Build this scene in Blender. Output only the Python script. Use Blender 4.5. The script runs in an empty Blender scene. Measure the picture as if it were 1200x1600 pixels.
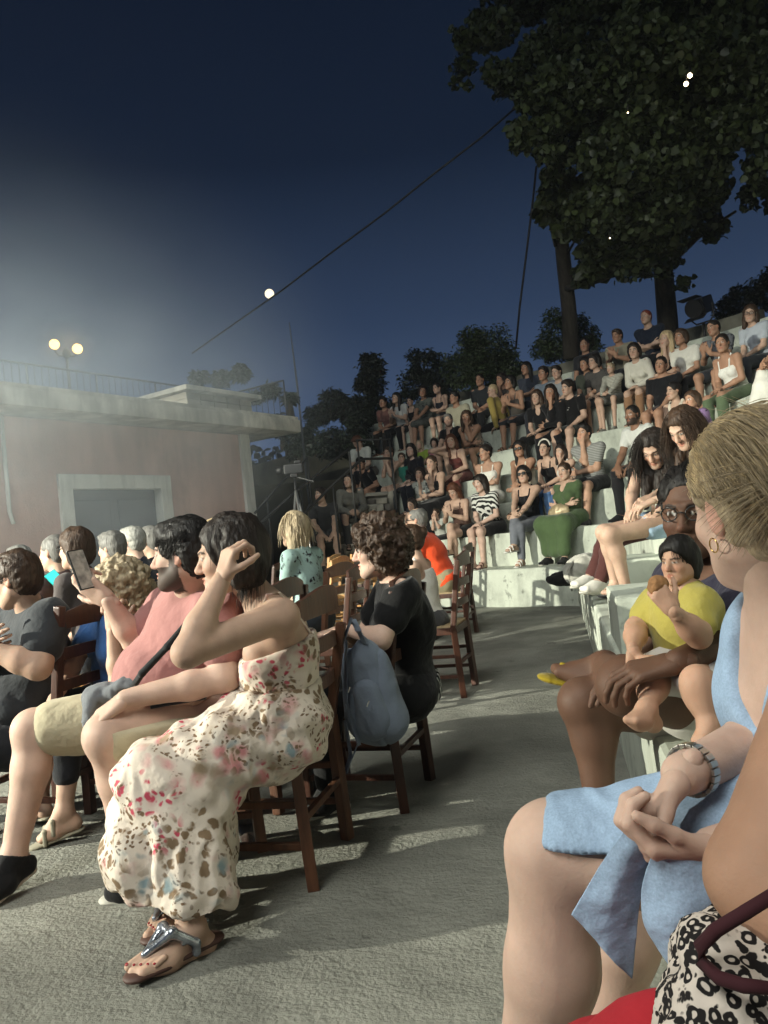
import bpy, bmesh, math, random
import numpy as np
from mathutils import Vector, Matrix

random.seed(7)
RNG = np.random.default_rng(7)
SC = bpy.context.scene
COL = SC.collection

# ------------------------------------------------------------------ camera
CAM_H, ROLL, PITCH, FPX = 1.07, math.radians(6.0), math.radians(1.9), 1200.0
_F = np.array([0, math.cos(PITCH), math.sin(PITCH)])
_U0 = np.array([0, -math.sin(PITCH), math.cos(PITCH)])
_X = np.array([1.0, 0, 0])
_R = math.cos(ROLL) * _X - math.sin(ROLL) * _U0
_U = math.sin(ROLL) * _X + math.cos(ROLL) * _U0
CAM = np.array([0, 0, CAM_H])
cd = bpy.data.cameras.new('camera')
cam = bpy.data.objects.new('camera', cd)
COL.objects.link(cam)
M = Matrix(((_R[0], _U[0], -_F[0], CAM[0]), (_R[1], _U[1], -_F[1], CAM[1]), (_R[2], _U[2], -_F[2], CAM[2]), (0, 0, 0, 1)))
cam.matrix_world = M
cd.sensor_fit = 'VERTICAL'
cd.sensor_height = 36.0
cd.lens = 36.0 * FPX / 1600.0
cd.clip_start = 0.05
cd.clip_end = 2000
SC.camera = cam

def P(px, py, d):
    """a point of the place: d metres ahead of the camera in the direction of photo pixel (px, py)"""
    v = CAM + d * (_F + (px - 600) / FPX * _R - (py - 800) / FPX * _U)
    return v

def proj(p):
    v = np.asarray(p, float) - CAM
    d = v @ _F
    return 600 + FPX * (v @ _R) / d, 800 - FPX * (v @ _U) / d, d

def gp(px, py, z=0.0):
    """the point of the horizontal plane z seen at photo pixel (px, py)"""
    v = _F + (px - 600) / FPX * _R - (py - 800) / FPX * _U
    return CAM + v * ((z - CAM_H) / v[2])

# ------------------------------------------------------------------ sky
w = bpy.data.worlds.new('World')
SC.world = w
w.use_nodes = True
nt = w.node_tree
nt.nodes.clear()
out = nt.nodes.new('ShaderNodeOutputWorld')
bg = nt.nodes.new('ShaderNodeBackground')
tc = nt.nodes.new('ShaderNodeTexCoord')
sx = nt.nodes.new('ShaderNodeSeparateXYZ')
rp = nt.nodes.new('ShaderNodeValToRGB')
nt.links.new(tc.outputs['Generated'], sx.inputs[0])
nt.links.new(sx.outputs['Z'], rp.inputs[0])
nt.links.new(rp.outputs[0], bg.inputs[0])
nt.links.new(bg.outputs[0], out.inputs[0])
e = rp.color_ramp.elements
e[0].position = 0.0; e[0].color = (0.054, 0.090, 0.180, 1)
e[1].position = 0.75; e[1].color = (0.0022, 0.0050, 0.014, 1)
for ps, c in ((0.13, (0.056, 0.090, 0.168)), (0.27, (0.026, 0.046, 0.094)), (0.45, (0.0065, 0.0135, 0.031))):
    q = e.new(ps); q.color = (*c, 1)
bg.inputs[1].default_value = 1.0

# ------------------------------------------------------------------ stage floodlight (out of frame, left) and an added fill lamp
def stage_or_fill_light(loc, aim, e_, col, rad, cone, blend):
    l = bpy.data.lights.new('stage_or_fill_light', 'SPOT')
    l.energy = e_; l.color = col; l.shadow_soft_size = rad
    l.spot_size = math.radians(cone); l.spot_blend = blend
    o = bpy.data.objects.new('stage_or_fill_light', l)
    COL.objects.link(o)
    o.location = loc
    o.rotation_euler = (Vector(aim) - Vector(loc)).to_track_quat('-Z', 'Y').to_euler()
    return o
KEY = (-9.0, 1.9, 3.1)
stage_or_fill_light(KEY, (1.5, 9.5, 1.2), 10300, (1.0, 0.99, 0.83), 0.055, 101, 1.0)     # key flood on its stand, with an added flag cutting its upper beam
stage_or_fill_light((-4.5, -3.5, 10.5), (-1.0, 5.0, 0.0), 5300, (0.98, 1.0, 0.92), 3.5, 100, 1.0)         # added soft overhead fill without a real source, lifts the shadows

SC.view_settings.view_transform = 'Standard'
SC.view_settings.look = 'None'
SC.view_settings.exposure = 0.0
SC.view_settings.gamma = 1.0
SC.render.engine = 'CYCLES'
cy = SC.cycles
cy.use_denoising = True
try: cy.denoiser = 'OPENIMAGEDENOISE'
except Exception: pass
cy.max_bounces = 6; cy.diffuse_bounces = 3; cy.glossy_bounces = 2; cy.transmission_bounces = 4
cy.volume_bounces = 1; cy.transparent_max_bounces = 6
cy.caustics_reflective = False; cy.caustics_refractive = False
cy.sample_clamp_indirect = 4.0
cy.volume_step_rate = 2.0

# ------------------------------------------------------------------ helpers: materials
MATS = {}
def _n(nt, t, **kw):
    n = nt.nodes.new('ShaderNode' + t)
    for k_, v_ in kw.items(): setattr(n, k_, v_)
    return n

def mat(name, col, rough=0.7, bump=0.0, bscale=60.0, var=0.25, vscale=4.0, metal=0.0, sub=0.0, emit=None, estr=0.0,
        usecol=False, spec=0.5, detail=4.0, sheen=0.0, trans=0.0, bdist=0.01, coords='Object', stretch=None, alpha=None):
    if name in MATS: return MATS[name]
    m = bpy.data.materials.new(name)
    m.use_nodes = True
    nt = m.node_tree
    b = nt.nodes['Principled BSDF']
    b.inputs['Roughness'].default_value = rough
    b.inputs['Metallic'].default_value = metal
    b.inputs['Specular IOR Level'].default_value = spec
    tc = _n(nt, 'TexCoord')
    src = tc.outputs[coords]
    if stretch:
        mp = _n(nt, 'Mapping'); mp.inputs['Scale'].default_value = stretch
        nt.links.new(src, mp.inputs[0]); src = mp.outputs[0]
    if usecol:
        at = _n(nt, 'Attribute'); at.attribute_name = 'Col'
        base = at.outputs['Color']
    else:
        rgb = _n(nt, 'RGB'); rgb.outputs[0].default_value = (*col, 1); base = rgb.outputs[0]
    if var > 0:
        nz = _n(nt, 'TexNoise'); nz.inputs['Scale'].default_value = vscale; nz.inputs['Detail'].default_value = detail
        nt.links.new(src, nz.inputs['Vector'])
        mr = _n(nt, 'MapRange'); mr.inputs[1].default_value = 0.3; mr.inputs[2].default_value = 0.7
        mr.inputs[3].default_value = 1 - var; mr.inputs[4].default_value = 1 + var
        nt.links.new(nz.outputs[0], mr.inputs[0])
        mx = _n(nt, 'VectorMath', operation='SCALE')
        nt.links.new(base, mx.inputs[0]); nt.links.new(mr.outputs[0], mx.inputs['Scale'])
        base = mx.outputs[0]
    nt.links.new(base, b.inputs['Base Color'])
    if bump > 0:
        n2 = _n(nt, 'TexNoise'); n2.inputs['Scale'].default_value = bscale; n2.inputs['Detail'].default_value = 5
        nt.links.new(src, n2.inputs['Vector'])
        bp = _n(nt, 'Bump'); bp.inputs['Strength'].default_value = bump; bp.inputs['Distance'].default_value = bdist
        nt.links.new(n2.outputs[0], bp.inputs['Height']); nt.links.new(bp.outputs[0], b.inputs['Normal'])
    if sub > 0:
        b.inputs['Subsurface Weight'].default_value = sub
        b.inputs['Subsurface Radius'].default_value = (1.0, 0.35, 0.2)
        b.inputs['Subsurface Scale'].default_value = 0.008
    if sheen > 0: b.inputs['Sheen Weight'].default_value = sheen
    if trans > 0: b.inputs['Transmission Weight'].default_value = trans
    if emit:
        b.inputs['Emission Color'].default_value = (*emit, 1); b.inputs['Emission Strength'].default_value = estr
    MATS[name] = m
    return m

def hexc(h):
    h = h.lstrip('#')
    return tuple(((int(h[i:i+2], 16) / 255) ** 2.2) for i in (0, 2, 4))

# ------------------------------------------------------------------ helpers: objects
WPAR = {}
def wthing(name, label, cat, loc, group=None):
    o = thing(name, label, cat, loc, 0, group); WPAR[o.name] = Vector(loc); return o

def link(name, me, m=None, parent=None, smooth=False):
    o = bpy.data.objects.new(name, me)
    COL.objects.link(o)
    if m is not None:
        me.materials.clear(); me.materials.append(m)
    if parent is not None:
        o.parent = parent
        if parent.name in WPAR: o.location = -WPAR[parent.name]      # parts given in world coordinates
    if smooth:
        me.polygons.foreach_set('use_smooth', [True] * len(me.polygons))
    return o

def thing(name, label, cat, loc=(0, 0, 0), rz=0.0, group=None):
    o = bpy.data.objects.new(name, None)
    COL.objects.link(o)
    o.empty_display_size = 0.1
    o.location = loc; o.rotation_euler = (0, 0, rz)
    o['label'] = label; o['category'] = cat
    if group: o['group'] = group
    return o

def tag(o, label=None, cat=None, group=None, kind=None):
    if label: o['label'] = label
    if cat: o['category'] = cat
    if group: o['group'] = group
    if kind: o['kind'] = kind
    return o

def np_mesh(name, V, Fq):
    """V (n,3) floats, Fq (m,3|4) ints"""
    me = bpy.data.meshes.new(name)
    V = np.ascontiguousarray(V, dtype=np.float32); Fq = np.ascontiguousarray(Fq, dtype=np.int32)
    me.vertices.add(len(V)); me.vertices.foreach_set('co', V.ravel())
    k = Fq.shape[1]
    me.loops.add(Fq.size); me.loops.foreach_set('vertex_index', Fq.ravel())
    me.polygons.add(len(Fq)); me.polygons.foreach_set('loop_start', np.arange(0, Fq.size, k, dtype=np.int32))
    me.update(calc_edges=True)
    me.validate()
    return me

class MB:
    """collects simple solids into one mesh"""
    def __init__(s): s.bm = bmesh.new()
    def box(s, c, d, R=None, bev=0.0):
        t = bmesh.new()
        bmesh.ops.create_cube(t, size=1.0)
        bmesh.ops.scale(t, vec=Vector(d), verts=t.verts)
        if bev > 0: bmesh.ops.bevel(t, geom=t.edges[:], offset=bev, segments=2, affect='EDGES', profile=0.7)
        if R is not None: bmesh.ops.transform(t, matrix=R.to_4x4(), verts=t.verts)
        bmesh.ops.translate(t, vec=Vector(c), verts=t.verts)
        s._join(t); return s
    def _join(s, t):
        me = bpy.data.meshes.new('t'); t.to_mesh(me); s.bm.from_mesh(me); bpy.data.meshes.remove(me); t.free()
    def beam(s, a, b, w_, h_, bev=0.0, up=(0, 0, 1)):
        a = Vector(a); b = Vector(b); d = b - a
        q = d.to_track_quat('Y', 'Z').to_matrix()
        s.box((a + b) / 2, (w_, d.length, h_), q, bev); return s
    def tube(s, pts, r, n=8, cap=True):
        pts = [Vector(p) for p in pts]
        rs = r if isinstance(r, (list, tuple)) else [r] * len(pts)
        rings = []
        up = Vector((0.13, 0.27, 0.95))
        for i, p in enumerate(pts):
            d = (pts[min(i + 1, len(pts) - 1)] - pts[max(i - 1, 0)]).normalized()
            u = d.cross(up)
            if u.length < 1e-3: u = d.cross(Vector((1, 0, 0)))
            u.normalize(); v = d.cross(u); 
            rings.append([s.bm.verts.new(p + rs[i] * (math.cos(2 * math.pi * j / n) * u + math.sin(2 * math.pi * j / n) * v)) for j in range(n)])
        for i in range(len(rings) - 1):
            for j in range(n):
                f = s.bm.faces.new((rings[i][j], rings[i][(j + 1) % n], rings[i + 1][(j + 1) % n], rings[i + 1][j])); f.smooth = True
        if cap:
            s.bm.faces.new(rings[0][::-1]); s.bm.faces.new(rings[-1])
        return s
    def ball(s, c, r, seg=12):
        t = bmesh.new(); bmesh.ops.create_uvsphere(t, u_segments=seg, v_segments=max(6, seg // 2), radius=1.0)
        rr = r if isinstance(r, (tuple, list)) else (r, r, r)
        bmesh.ops.scale(t, vec=Vector(rr), verts=t.verts); bmesh.ops.translate(t, vec=Vector(c), verts=t.verts)
        for f in t.faces: f.smooth = True
        s._join(t); return s
    def build(s, name, m, parent=None, smooth=False):
        bmesh.ops.recalc_face_normals(s.bm, faces=s.bm.faces)
        me = bpy.data.meshes.new(name); s.bm.to_mesh(me); s.bm.free()
        return link(name, me, m, parent, smooth)

def prism(name, poly, z0, z1, m, parent=None):
    """vertical prism over a plan polygon"""
    b = MB(); bm = b.bm
    lo = [bm.verts.new((x, y, z0)) for x, y in poly]; hi = [bm.verts.new((x, y, z1)) for x, y in poly]
    bm.faces.new(lo[::-1]); bm.faces.new(hi)
    n = len(poly)
    for i in range(n): bm.faces.new((lo[i], lo[(i + 1) % n], hi[(i + 1) % n], hi[i]))
    return b.build(name, m, parent)

# ------------------------------------------------------------------ numpy noise
def _hash(ix, iy, iz, seed):
    h = (ix * 374761393 + iy * 668265263 + iz * 2147483647 + seed * 974634777) & 0xffffffff
    h = ((h ^ (h >> 13)) * 1274126177) & 0xffffffff
    return ((h ^ (h >> 16)) & 0xffff) / 32767.5 - 1.0
def vnoise(p, seed=0):
    p = np.asarray(p, dtype=np.float64)
    i = np.floor(p).astype(np.int64); f = p - i; f = f * f * (3 - 2 * f)
    r = 0
    for dx in (0, 1):
        for dy in (0, 1):
            for dz in (0, 1):
                wgt = (f[..., 0] if dx else 1 - f[..., 0]) * (f[..., 1] if dy else 1 - f[..., 1]) * (f[..., 2] if dz else 1 - f[..., 2])
                r = r + wgt * _hash(i[..., 0] + dx, i[..., 1] + dy, i[..., 2] + dz, seed)
    return r
def fnoise(p, o=3, seed=0):
    a, s, t = 1.0, 0, np.asarray(p, float)
    for k in range(o):
        s = s + a * vnoise(t * (2 ** k), seed + k); a *= 0.5
    return s

# ------------------------------------------------------------------ implicit surfaces (smooth union of limbs, meshed by surface nets)
def nrm(v):
    v = np.asarray(v, float); return v / (np.linalg.norm(v) + 1e-12)
def lerp(a, b, t): return np.asarray(a, float) * (1 - t) + np.asarray(b, float) * t

class Field:
    def __init__(s): s.pr = []; s.pl = []
    def cap(s, a, b, ra, rb=None, k=0.02, ax=None, sc=1.0, op=0):
        rb = ra if rb is None else rb
        a = np.asarray(a, float); b = np.asarray(b, float)
        R = max(ra, rb) * max(1.0, sc)
        s.pr.append(('c', a, b, ra, rb, k, None if ax is None else nrm(ax), sc, op, np.minimum(a, b) - R, np.maximum(a, b) + R)); return s
    def ell(s, c, r, fr=None, k=0.02, op=0):
        c = np.asarray(c, float); r = np.asarray(r, float)
        fr = np.eye(3) if fr is None else np.asarray(fr, float)   # rows: local axes
        e_ = np.sqrt(((fr * r[:, None]) ** 2).sum(0))
        s.pr.append(('e', c, r, fr, 0, k, None, 1, op, c - e_, c + e_)); return s
    def plane(s, p, n): s.pl.append((np.asarray(p, float), nrm(n))); return s   # keeps the side n points away from
    def copy(s):
        f = Field(); f.pr = list(s.pr); f.pl = list(s.pl); return f
    def mesh(s, res, disp=None):
        lo = np.min([q[9] for q in s.pr if q[8] == 0], axis=0) - 3 * res
        hi = np.max([q[10] for q in s.pr if q[8] == 0], axis=0) + 3 * res
        n = np.ceil((hi - lo) / res).astype(int) + 1
        D = np.full(n, 0.5, dtype=np.float32)
        ax = [lo[i] + res * np.arange(n[i]) for i in range(3)]
        for q in s.pr:
            k = q[5]
            mg = k + 3 * res
            i0 = np.maximum(0, np.floor((q[9] - mg - lo) / res).astype(int)); i1 = np.minimum(n, np.ceil((q[10] + mg - lo) / res).astype(int) + 1)
            if (i1 <= i0).any(): continue
            X = ax[0][i0[0]:i1[0], None, None]; Y = ax[1][None, i0[1]:i1[1], None]; Z = ax[2][None, None, i0[2]:i1[2]]
            if q[0] == 'c':
                a, b, ra, rb = q[1:5]
                ba = b - a; bb = ba @ ba + 1e-12
                x, y, z = X - a[0], Y - a[1], Z - a[2]
                h = np.clip((x * ba[0] + y * ba[1] + z * ba[2]) / bb, 0, 1)
                x = x - ba[0] * h; y = y - ba[1] * h; z = z - ba[2] * h
                if q[6] is not None:
                    u = q[6]; t = (x * u[0] + y * u[1] + z * u[2]) * (1 / q[7] - 1)
                    x = x + u[0] * t; y = y + u[1] * t; z = z + u[2] * t
                d = np.sqrt(x * x + y * y + z * z) - (ra + (rb - ra) * h)
            else:
                c, r, fr = q[1:4]
                x, y, z = X - c[0], Y - c[1], Z - c[2]
                l = [fr[i][0] * x + fr[i][1] * y + fr[i][2] * z for i in range(3)]
                k0 = np.sqrt((l[0] / r[0]) ** 2 + (l[1] / r[1]) ** 2 + (l[2] / r[2]) ** 2)
                k1 = np.sqrt((l[0] / r[0] ** 2) ** 2 + (l[1] / r[1] ** 2) ** 2 + (l[2] / r[2] ** 2) ** 2) + 1e-9
                d = k0 * (k0 - 1) / k1
            S = D[i0[0]:i1[0], i0[1]:i1[1], i0[2]:i1[2]]
            if q[8] == 0:
                h = np.maximum(k - np.abs(S - d), 0) / max(k, 1e-6)
                S[...] = np.minimum(S, d) - h * h * k * 0.25
            else:
                d = -d
                h = np.maximum(k - np.abs(S - d), 0) / max(k, 1e-6)
                S[...] = np.maximum(S, d) + h * h * k * 0.25
        for p, nn in s.pl:
            d = (ax[0][:, None, None] - p[0]) * nn[0] + (ax[1][None, :, None] - p[1]) * nn[1] + (ax[2][None, None, :] - p[2]) * nn[2]
            np.maximum(D, d.astype(np.float32), out=D)
        D[0] = D[-1] = 0.5; D[:, 0] = D[:, -1] = 0.5; D[:, :, 0] = D[:, :, -1] = 0.5
        V, Q = surfnet(D)
        V = V * res + lo
        if disp is not None and len(V):
            N = vnormals(V, Q)
            V = V + N * disp(V)[:, None]
        return V, Q

_EDG = [(0, 1), (2, 3), (4, 5), (6, 7), (0, 2), (1, 3), (4, 6), (5, 7), (0, 4), (1, 5), (2, 6), (3, 7)]
def surfnet(D):
    s = D < 0
    c = np.zeros(tuple(x - 1 for x in D.shape), dtype=np.uint8)
    for i in (0, 1):
        for j in (0, 1):
            for k in (0, 1):
                c += s[i:D.shape[0] - 1 + i, j:D.shape[1] - 1 + j, k:D.shape[2] - 1 + k]
    act = (c > 0) & (c < 8)
    I = np.argwhere(act)
    if len(I) == 0: return np.zeros((0, 3)), np.zeros((0, 4), int)
    idx = np.full(c.shape, -1, dtype=np.int32); idx[act] = np.arange(len(I))
    off = np.array([(i, j, k) for k in (0, 1) for j in (0, 1) for i in (0, 1)])   # corner = i + 2j + 4k
    val = np.stack([D[I[:, 0] + o[0], I[:, 1] + o[1], I[:, 2] + o[2]] for o in off], 1).astype(np.float64)
    acc = np.zeros((len(I), 3)); cnt = np.zeros(len(I))
    for a, b in _EDG:
        va, vb = val[:, a], val[:, b]
        m = (va < 0) != (vb < 0)
        t = np.where(m, va / np.where(m, va - vb, 1), 0)
        pos = off[a] + (off[b] - off[a]) * t[:, None]
        acc += pos * m[:, None]; cnt += m
    V = I + acc / np.maximum(cnt, 1)[:, None]
    Q = []
    for A in range(3):
        sl0 = [slice(None)] * 3; sl1 = [slice(None)] * 3
        sl0[A] = slice(0, -1); sl1[A] = slice(1, None)
        s0, s1 = s[tuple(sl0)], s[tuple(sl1)]
        E = np.argwhere(s0 != s1)
        B, C = (A + 1) % 3, (A + 2) % 3
        ok = (E[:, B] > 0) & (E[:, C] > 0) & (E[:, B] < c.shape[B]) & (E[:, C] < c.shape[C])
        E = E[ok]
        inside0 = s0[E[:, 0], E[:, 1], E[:, 2]]
        def cell(db, dc):
            e_ = E.copy(); e_[:, B] += db; e_[:, C] += dc
            return idx[e_[:, 0], e_[:, 1], e_[:, 2]]
        q = np.stack([cell(-1, -1), cell(0, -1), cell(0, 0), cell(-1, 0)], 1)
        q[~inside0] = q[~inside0][:, ::-1]
        Q.append(q)
    return V, np.concatenate(Q)

def vnormals(V, Q):
    n = np.cross(V[Q[:, 2]] - V[Q[:, 0]], V[Q[:, 3]] - V[Q[:, 1]])
    N = np.zeros_like(V)
    for j in range(4): np.add.at(N, Q[:, j], n)
    return N / (np.linalg.norm(N, axis=1, keepdims=True) + 1e-12)

def join_vq(lst):
    Vs, Qs, o = [], [], 0
    for V, Q in lst:
        if len(V) == 0: continue
        Vs.append(V); Qs.append(Q + o); o += len(V)
    return np.concatenate(Vs), np.concatenate(Qs)

def field_obj(name, VQ, m, parent=None, colfn=None, org=None):
    V, Q = VQ
    if len(V) == 0: return None
    W = V if org is None else V - np.asarray(org)
    me = np_mesh(name, W, Q)
    me.polygons.foreach_set('use_smooth', np.ones(len(me.polygons), dtype=bool))
    if colfn is not None:
        c = colfn(V)
        at = me.attributes.new('Col', 'FLOAT_COLOR', 'POINT')
        at.data.foreach_set('color', np.concatenate([c, np.ones((len(c), 1))], 1).astype(np.float32).ravel())
    o = link(name, me, m, parent)
    if org is not None: o.location = (0, 0, 0)
    return o
# ================================================================== SETTING
M_FLOOR = mat('rough_concrete', (0.25, 0.25, 0.215), 0.85, bump=0.9, bscale=14, var=0.22, vscale=2.2, detail=9, bdist=0.03, spec=0.3)
def tune_floor(m):
    nt = m.node_tree; b = nt.nodes['Principled BSDF']; tc = nt.nodes['Texture Coordinate']
    # stretched trowel ridges, grit and a few cracks
    mp = _n(nt, 'Mapping'); mp.inputs['Scale'].default_value = (1, 1.9, 1); mp.inputs['Rotation'].default_value = (0, 0, 0.7)
    nt.links.new(tc.outputs['Object'], mp.inputs[0])
    a = _n(nt, 'TexNoise'); a.inputs['Scale'].default_value = 9; a.inputs['Detail'].default_value = 8; a.inputs['Roughness'].default_value = 0.65
    nt.links.new(mp.outputs[0], a.inputs[0])
    v = _n(nt, 'TexVoronoi', feature='DISTANCE_TO_EDGE'); v.inputs['Scale'].default_value = 0.8
    w2 = _n(nt, 'TexNoise'); w2.inputs['Scale'].default_value = 5; w2.inputs['Detail'].default_value = 6
    nt.links.new(tc.outputs['Object'], w2.inputs[0])
    mix = _n(nt, 'Mix', data_type='VECTOR'); mix.inputs[0].default_value = 0.3
    nt.links.new(tc.outputs['Object'], mix.inputs[4]); nt.links.new(w2.outputs['Color'], mix.inputs[5]); nt.links.new(mix.outputs[1], v.inputs['Vector'])
    mr = _n(nt, 'MapRange'); mr.inputs[2].default_value = 0.012
    nt.links.new(v.outputs['Distance'], mr.inputs[0])
    g = _n(nt, 'TexNoise'); g.inputs['Scale'].default_value = 70; g.inputs['Detail'].default_value = 4
    nt.links.new(tc.outputs['Object'], g.inputs[0])
    m1 = _n(nt, 'Math', operation='MULTIPLY_ADD'); m1.inputs[1].default_value = 0.45; nt.links.new(g.outputs[0], m1.inputs[0]); nt.links.new(a.outputs[0], m1.inputs[2])
    m2 = _n(nt, 'Math', operation='MULTIPLY_ADD'); m2.inputs[1].default_value = 0.10; nt.links.new(mr.outputs[0], m2.inputs[0]); nt.links.new(m1.outputs[0], m2.inputs[2])
    bp = _n(nt, 'Bump'); bp.inputs['Strength'].default_value = 0.7; bp.inputs['Distance'].default_value = 0.032
    nt.links.new(m2.outputs[0], bp.inputs['Height']); nt.links.new(bp.outputs[0], b.inputs['Normal'])
tune_floor(M_FLOOR)
M_STEP = mat('limewashed_concrete', (0.55, 0.585, 0.50), 0.8, bump=0.35, bscale=30, var=0.13, vscale=2.5, detail=8, spec=0.3)
M_TREAD = M_STEP
M_GROUND = mat('dry_earth', (0.09, 0.085, 0.06), 0.95, bump=0.8, bscale=6, var=0.4, vscale=1.2, spec=0.2)
M_PINK = mat('pink_plaster', (0.56, 0.37, 0.32), 0.85, bump=0.25, bscale=40, var=0.22, vscale=0.9, spec=0.3)
M_WHITE = mat('white_plaster', (0.62, 0.62, 0.58), 0.75, bump=0.3, bscale=30, var=0.12, vscale=3, spec=0.3)
M_SLAB = mat('weathered_slab', (0.50, 0.48, 0.42), 0.85, bump=0.4, bscale=18, var=0.25, vscale=3, detail=9, spec=0.3)
M_IRON = mat('dark_iron', (0.035, 0.035, 0.035), 0.55, var=0.2, metal=0.4)
M_STONE = mat('rubble_stone', (0.30, 0.28, 0.23), 0.9, bump=0.8, bscale=12, var=0.45, vscale=5, spec=0.2)
M_DARKDOOR = mat('grey_door_paint', (0.12, 0.125, 0.14), 0.6, var=0.15, vscale=2, bump=0.1, bscale=20)
M_MORTAR = mat('stair_mortar', (0.24, 0.225, 0.19), 0.95, bump=0.8, bscale=20, var=0.3, vscale=6, spec=0.2)

def stain(m, amt, sc, stretch, lo=.42, hi=.62, seed=0.0):
    """old dirt: runs and patches that darken the base colour"""
    nt = m.node_tree; b = nt.nodes['Principled BSDF']; tc = nt.nodes['Texture Coordinate']
    src = b.inputs['Base Color'].links[0].from_socket
    mp = _n(nt, 'Mapping'); mp.inputs['Scale'].default_value = stretch; mp.inputs['Location'].default_value = (seed, seed, seed); nt.links.new(tc.outputs['Object'], mp.inputs[0])
    nz = _n(nt, 'TexNoise'); nz.inputs['Scale'].default_value = sc; nz.inputs['Detail'].default_value = 8; nz.inputs['Roughness'].default_value = .65; nt.links.new(mp.outputs[0], nz.inputs[0])
    mr = _n(nt, 'MapRange'); mr.inputs[1].default_value = lo; mr.inputs[2].default_value = hi; mr.inputs[3].default_value = 1; mr.inputs[4].default_value = 1 - amt; nt.links.new(nz.outputs[0], mr.inputs[0])
    sc_ = _n(nt, 'VectorMath', operation='SCALE'); nt.links.new(src, sc_.inputs[0]); nt.links.new(mr.outputs[0], sc_.inputs['Scale'])
    nt.links.new(sc_.outputs[0], b.inputs['Base Color'])
stain(M_PINK, .12, 1.6, (3, 3, .35)); stain(M_PINK, .14, 1.1, (1, 1, 1), .52, .6, 4.0)
stain(M_SLAB, .28, 2.0, (3, 3, .6)); stain(M_WHITE, .16, 3, (3, 3, .5), .48, .62)
stain(M_STEP, .38, 1.8, (1.6, 1.6, .9), .46, .66); stain(M_STEP, .45, 7, (1, 1, 1), .60, .66, 7.0)
stain(M_FLOOR, .35, .9, (1, 1, 1), .46, .62, 3.0); stain(M_FLOOR, .5, 5, (1, 1, 1), .64, .68, 9.0)

# ---- pit floor: one relief sheet near the camera is part of the same ground
def floor_mesh():
    V, Q = [], []
    xs = np.concatenate([np.linspace(-300, -8, 12)[:-1], np.linspace(-8, 4, 121), np.linspace(4, 300, 12)[1:]])
    ys = np.concatenate([np.linspace(-40, 0, 5)[:-1], np.linspace(0, 13, 131), np.linspace(13, 500, 12)[1:]])
    X, Y = np.meshgrid(xs, ys, indexing='ij')
    p = np.stack([X, Y, X * 0], -1)
    near = ((X > -8) & (X < 4) & (Y > 0) & (Y < 13))
    Z = np.where(near, 0.006 * fnoise(p * 1.8, 3, 4), 0) 
    V = np.stack([X, Y, Z], -1).reshape(-1, 3)
    n, m = X.shape
    i, j = np.meshgrid(np.arange(n - 1), np.arange(m - 1), indexing='ij')
    a = (i * m + j).ravel()
    return np_mesh('ground', V, np.stack([a, a + m, a + m + 1, a + 1], 1))
tag(link('ground', floor_mesh(), M_FLOOR, None, True), kind='structure')

# ---- the bowl of steps
RISE, TREAD, Z0, NT = 0.45, 0.56, 0.50, 8
_N0 = np.array([0.19 - 0.22 * 3, -3.0]); _C = np.array([2.23, 9.3]); _E = np.array([-1.02, 12.70])
_d1 = nrm(_C - _N0); _d2 = nrm(_E - _C)
_n1 = np.array([_d1[1], -_d1[0]]); _n2 = np.array([_d2[1], -_d2[0]])
def edge_path(off, n=9):
    """plan polyline of the steps' edge, off metres out from the lowest one, from near camera round to far left"""
    pts = [_N0 + _n1 * off]
    a1 = math.atan2(_n1[1], _n1[0]); a2 = math.atan2(_n2[1], _n2[0])
    if off < 0.05: pts.append(_C.copy())
    else:
        for i in range(n + 1):
            a = a1 + (a2 - a1) * i / n
            pts.append(_C + off * np.array([math.cos(a), math.sin(a)]))
    pts.append(_E + _n2 * off + _d2 * off * 0.75)
    return pts
def tier_z(k): return Z0 + RISE * k
def tier_point(px, k, back=0.2):
    """the seat point on tier k seen in photo column px, and the outward direction there"""
    off = TREAD * k + back
    pp = edge_path(off, 40)
    best = None
    for i in range(len(pp) - 1):
        L = np.linalg.norm(pp[i + 1] - pp[i]); m = max(2, int(L / 0.02))
        for t in np.linspace(0, 1, m):
            q = pp[i] * (1 - t) + pp[i + 1] * t
            if q[1] < 2.5: continue
            x, y, d = proj((q[0], q[1], tier_z(k) + 0.3))
            if best is None or abs(x - px) < best[0]:
                dd = nrm(pp[i + 1] - pp[i]); best = (abs(x - px), q, np.array([dd[1], -dd[0]]))
    return np.array([best[1][0], best[1][1], tier_z(k)]), best[2]

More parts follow.
